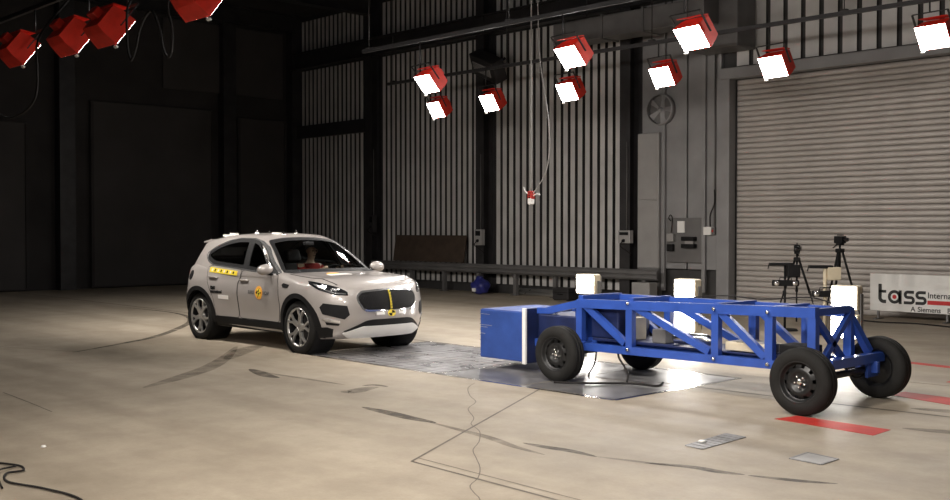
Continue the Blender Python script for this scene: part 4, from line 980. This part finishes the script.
# ------------------------------------------------------------------ along the back wall
gr_ = thing('guard_rail', 'long grey steel guard rail on short posts along the back wall', 'guard rail', (-25, YB - .42, 0))
mb = MB(); pr = [(0, .53), (-.03, .55), (-.06, .58), (-.06, .62), (-.03, .65), (-.06, .68), (-.06, .73), (-.03, .76), (0, .78), (.03, .78), (.03, .53)]
mb.prism(pr, 0, 10.4, lambda u, v, d: (d, u, v)); mb.build('rail_beam', M_steel_mid, gr_)
for i in range(8):
    x = .4 + i * 1.37; MB().box(x - .05, x + .05, .0, .10, 0, .70).build('post', M_steel_mid, gr_); MB().bbox(x - .10, x + .10, -.06, .11, 0, .02, .004).build('foot_plate', M_steel_mid, gr_)
bd = MB().bbox(-1.5, 1.5, -.015, .015, 0, .75, .004, Matrix.Translation((-22.6, YB - .36, .785)) @ Matrix.Rotation(math.radians(-9), 4, 'X')).build('fibre_board', M_wood); tag(bd, 'brown fibreboard sheet leaning on the wall above the guard rail', 'board')
def wall_box(x, z, label, w_=.26, h_=.42, m=None):
    t = thing('switch_box', label, 'switch box', (x, YB - .34, z))
    MB().bbox(-w_ / 2, w_ / 2, -.14, 0, -h_ / 2, h_ / 2, .012).build('case', m or M_greypanel, t)
    MB().bbox(-w_ / 2 + .04, w_ / 2 - .04, -.15, -.138, .04, h_ / 2 - .04, .005).build('window', M_black, t)
    MB().lathe([(0, -.19), (.035, -.185), (.04, -.14)], 12, 'y', M=Matrix.Translation((0, 0, -.09))).build('socket', M_black, t)
    MB().tube(spline([(0, -.17, -.09), (-.05, -.22, -.2), (.06, -.12, -.32), (.16, -.05, -.42)], 5), .012, 6).build('plug_cord', M_cable, t)
    MB().tube([(0, -.03, h_ / 2), (0, -.03, 2.2)], .012, 6).build('conduit', M_steel_mid, t)
wall_box(-20.42, 1.48, 'grey switch box on the dark column beside the brown fibreboard'); wall_box(-15.53, 1.52, 'grey socket box on the dark column left of the grey wall panels', .34, .30); wall_box(-25.0, 1.85, 'dark switch box on the column nearest the dark end wall', .2, .5, M_steel_dark)
# control board with boxes
t = thing('control_board', 'grey electrical control board with boxes and cables on the wall panels', 'control board', (-14.1, YB - .06, 1.0))
MB().bbox(-.48, .48, -.06, 0, -.05, .95, .01).build('back_board', M_steel_mid, t)
MB().bbox(-.18, .02, -.085, -.06, .62, .88, .006).build('notice', M_white, t)
MB().bbox(-.42, -.24, -.16, -.06, .42, .60, .01).build('junction_box', M_greypanel, t); MB().bbox(-.42, -.26, -.15, -.06, .20, .36, .01).build('junction_box', M_black, t)
for dz in (.28, .44): MB().bbox(.0, .34, -.20, -.06, dz, dz + .09, .012).build('cable_reel', M_black, t)
MB().bbox(.06, .28, -.14, -.06, .36, .45, .01).build('reel_core', M_greypanel, t)
MB().tube(spline([(-.34, -.1, .88), (-.40, -.1, .95), (-.36, -.08, 1.02), (-.30, -.1, .92), (-.33, -.1, .62)], 6), .010, 6).build('coiled_cord', M_cable, t)
t = thing('isolator_box', 'small grey isolator box with red switch right of the control board', 'switch box', (-13.42, YB - .06, 1.66))
MB().bbox(-.14, .06, -.12, 0, -.09, .09, .01).build('case', M_white, t); MB().bbox(.07, .15, -.12, 0, -.08, .08, .01).build('case', M_steel_mid, t); MB().bbox(.09, .13, -.15, -.12, -.03, .03, .008).build('red_switch', M_redp, t)
MB().tube([(.1, -.04, .08), (.1, -.04, 4.0)], .02, 8).build('conduit', M_steel_mid, t)
MB().tube(spline([(0, -.06, .09), (.03, -.1, .35), (.12, -.08, .6), (.1, -.05, .9)], 6), .016, 6).build('flexible_hose', M_cable, t)
t = thing('tall_cabinet', 'tall grey cabinet standing right of the last dark column', 'cabinet', (-14.98, YB - .14, .8))
MB().bbox(-.36, .24, -.08, .08, 0, 3.1, .015).build('body', M_greypanel, t); MB().bbox(-.34, .22, -.095, -.08, .02, 1.55, .006).build('door', M_greypanel, t); MB().bbox(-.34, .22, -.095, -.08, 1.58, 3.08, .006).build('door', M_greypanel, t); MB().box(-.36, .24, -.07, .07, -.8, 0).build('plinth', M_steel_mid, t)
tag(MB().bbox(-15.05, -14.55, YB - .80, YB - .50, 0, .50, .012).build('cream_crate', M_greypanel), 'pale grey crate standing on the floor before the tall cabinet', 'crate')
# bag, pipes and boxes below the rail
bm = bmesh.new(); bmesh.ops.create_icosphere(bm, subdivisions=3, radius=1)
for v in bm.verts:
    k = 1 + .16 * math.sin(5 * v.co.x + 3 * v.co.z) * math.cos(4 * v.co.y + v.co.z); v.co = Vector((v.co.x * .27 * k, v.co.y * .22 * k, .20 + v.co.z * .20 * k + (.06 if v.co.z > .9 else 0)))
    v.co.z = max(0, v.co.z)
t = thing('plastic_bag', 'crumpled blue plastic bag on the floor under the guard rail', 'bag', (-20.05, YB - .75, 0)); MB().addbm(bm, None, True).build('bag_body', M_bag, t)
MB().bbox(-.06, .06, -.245, -.20, .08, .17, .01).build('white_print', M_white, t); MB().tube([(0, 0, .38), (.02, 0, .47)], [.05, .07], 8).build('knot', M_bag, t)
for i in range(5):
    o = MB().tube([(0, 0, 0), (2.4, .02, 0)], .045, 12, cap=True).build('silver_pipe', M_alloy); o.location = (-19.4 + .06 * i, YB - .05 - .095 * (i % 3) - (.0475 if i > 2 else 0), .046 + (.080 if i > 2 else 0)); tag(o, 'bright metal pipe lying in the heap on the floor under the guard rail', 'pipe', 'pipes under the guard rail')
for k, (x, w_, h_, m, s_) in enumerate(((-17.0, .5, .30, M_steel_dark, 'low dark equipment case on the floor under the guard rail'), (-16.2, .35, .42, M_steel_mid, 'grey upright equipment case under the guard rail'))):
    t = thing('equipment_case', s_, 'case', (x, YB - .85, 0)); MB().bbox(-w_ / 2, w_ / 2, -.18, .18, .02, h_, .015).build('body', m, t); MB().bbox(-w_ / 2 - .005, w_ / 2 + .005, -.185, .185, h_ * .62, h_ * .66, .003).build('lid_seam', M_black, t); MB().tube([(-.08, -.19, h_ * .5), (-.07, -.22, h_ * .5), (.07, -.22, h_ * .5), (.08, -.19, h_ * .5)], .01, 6).build('handle', M_black, t)
    for fx in (-w_ / 2 + .05, w_ / 2 - .05):
        MB().box(fx - .03, fx + .03, -.15, .15, 0, .02).build('foot', M_black, t)
# loudspeaker / heater panel under the beam, fan, duct, hoist
t = thing('heater_panel', 'dark tilted radiant heater with a pale grille under the wall beam', 'heater', (-19.9, YB - .75, 5.85), math.radians(-20)); Mt = Matrix.Rotation(math.radians(28), 4, 'X') @ Matrix.Rotation(math.radians(24), 4, 'Y')
MB().bbox(-.55, .55, -.05, .30, -.30, .30, .02, Mt).build('case', M_steel_dark, t); MB().bbox(-.42, .36, -.075, -.05, -.15, .12, .01, Mt).build('grille', M_greypanel, t)
for i in range(6): MB().box(-.40, .34, -.085, -.075, -.13 + i * .042, -.118 + i * .042, Mt).build('grille_bar', M_steel_mid, t)
MB().bar((0, .25, .1), (0, .60, .3), .06, .06).build('wall_arm', M_steel_dark, t)
t = thing('wall_fan', 'round grey ventilation fan on the wall above the tall cabinet', 'fan', (-14.75, YB - .10, 4.42))
MB().lathe([(.33, -.10), (.35, -.10), (.36, -.05), (.36, .04), (.32, .04), (.32, -.08)], 32, 'y').build('fan_ring', M_walltrim, t); MB().lathe([(0, -.02), (.32, -.01)], 24, 'y').build('fan_back', M_steel_mid, t)
MB().lathe([(0, -.1), (.05, -.09), (.06, -.03)], 16, 'y').build('fan_hub', M_walltrim, t)
bl_ = MB().add([(.05, -.05, -.02), (.31, -.07, -.08), (.31, -.03, .06), (.05, -.03, .03)], [(0, 1, 2, 3), (3, 2, 1, 0)]).mesh('fan_blade', M_walltrim, False)
for k in range(5): o = link('fan_blade', bl_, t); o.rotation_euler = (0, 2 * PI * k / 5, 0)
t = thing('air_duct', 'grey square air duct running high along the back wall', 'duct', (-17.0, YB - 1.3, 6.0))
MB().bbox(0, 4.2, 0, .55, 0, .50, .02).build('duct_body', M_steel_mid, t)
for i in range(4): MB().bbox(.3 + i * 1.15, .36 + i * 1.15, -.03, .58, -.03, .53, .006).build('flange', M_steel_mid, t)
for x in (.8, 3.2): MB().tube([(x, .28, .5), (x, .28, 2.5)], .012, 6).build('hanger', M_steel_dark, t)
t = thing('crane_hoist', 'orange crane hoist under the roof beside the hanging pendant cables', 'hoist', (-12.95, 15.6, 6.52))
MB().bbox(-.35, .35, -.3, .3, 0, .5, .04).build('hoist_body', M_orangep, t); MB().box(-.05, .05, -.05, .05, .5, 2.08).build('trolley_post', M_steel_dark, t); MB().lathe([(0, -.36), (.15, -.36), (.16, -.30), (0, -.30)], 18, 'x', M=Matrix.Translation((0, 0, .25))).build('motor', M_steel_mid, t)
# pendant hung on its cable from the hoist
t = thing('crane_pendant', 'red and white crane pendant control hanging on long thin cables', 'pendant', (-14.23, 15.0, 2.28))
MB().bbox(-.06, .06, -.05, .05, 0, .16, .02).build('control_body', M_redp, t); MB().bbox(-.05, .05, -.055, .045, -.10, .02, .015).build('lower_body', M_white, t)
for i in range(3): MB().lathe([(0, -.066), (.014, -.064), (.016, -.05)], 8, 'y', M=Matrix.Translation((0, 0, .03 + i * .045))).build('button', M_black, t)
MB().tube(spline([(0, 0, .16), (.0, .0, 1.5), (-.02, .02, 3.5), (-.03, .03, 6.3)], 6), .014, 6).build('cable', M_greycable, t)
MB().tube(spline([(.05, 0, .1), (.42, .0, .6), (.45, 0, 1.5), (.20, .0, 3.0), (.14, .0, 6.3)], 8), .010, 6).build('cable', M_greycable, t)
MB().tube(spline([(-.05, 0, .08), (-.16, 0, .16), (-.20, 0, .24)], 5), .012, 6).build('hook', M_white, t); MB().tube(spline([(.05, 0, .06), (.15, 0, .10), (.24, 0, .08)], 5), .012, 6).build('hook', M_white, t)

# ------------------------------------------------------------------ cables hanging at the near lamp row, floor cable in the corner
for k, (pts, s_) in enumerate((([(-15.8, 6.865, 5.384), (-15.82, 6.81, 5.38), (-15.85, 6.62, 5.12), (-15.93, 6.32, 4.7), (-15.95, 6.2, 4.4), (-15.93, 6.2, 3.9), (-16.1, 6.2, 3.60), (-16.7, 6.2, 3.45), (-17.4, 6.2, 3.50), (-18.4, 6.25, 3.95), (-19.1, 6.45, 4.7), (-19.35, 6.78, 5.36), (-19.38, 6.865, 5.384)], 'black cable sagging in a wide loop below the red lamp housings'),
                  ([(-13.42, 6.865, 5.384), (-13.42, 6.81, 5.38), (-13.42, 6.66, 5.12), (-13.42, 6.44, 4.7), (-13.42, 6.4, 4.5), (-13.40, 6.4, 4.1), (-13.30, 6.4, 3.93), (-13.17, 6.4, 4.06), (-13.05, 6.4, 4.30), (-12.85, 6.4, 4.46), (-12.68, 6.4, 4.46), (-12.50, 6.4, 4.2), (-12.42, 6.4, 3.98), (-12.30, 6.4, 3.85), (-12.20, 6.4, 3.92), (-12.19, 6.4, 4.2), (-12.33, 6.42, 4.5), (-12.45, 6.6, 5.0), (-12.5, 6.81, 5.38), (-12.5, 6.865, 5.384)], 'black cable hanging in two tight loops between the red lamps'))):
    tag(MB().tube(spline(pts, 6), .016, 8).build('hanging_cable', M_cable), s_, 'cable')
tag(MB().tube(spline([(-8.2, 2.72, .014), (-7.97, 2.81, .014), (-7.78, 2.88, .014), (-7.62, 2.84, .014), (-7.60, 2.72, .014), (-7.35, 2.64, .014), (-7.0, 2.74, .014), (-6.6, 2.80, .014), (-6.1, 2.7, .014)], 8), .008, 8).build('floor_cable', M_cable), 'thick black cable curling over the empty beige floor', 'cable')
tag(MB().tube(spline([(-7.8, 2.86, .012), (-7.68, 2.70, .03), (-7.50, 2.62, .04), (-7.2, 2.55, .012)], 8), .007, 8).build('floor_cable', M_cable), 'thin black lead crossing the thick cable on the beige floor', 'cable')
tag(MB().lathe([(0, .016), (.014, .014), (.02, .006), (.022, 0), (0, 0)], 12, 'z', M=Matrix.Translation((-8.39, 3.29, 0))).build('floor_stud', M_white), 'tiny white stud on the empty beige floor', 'stud')
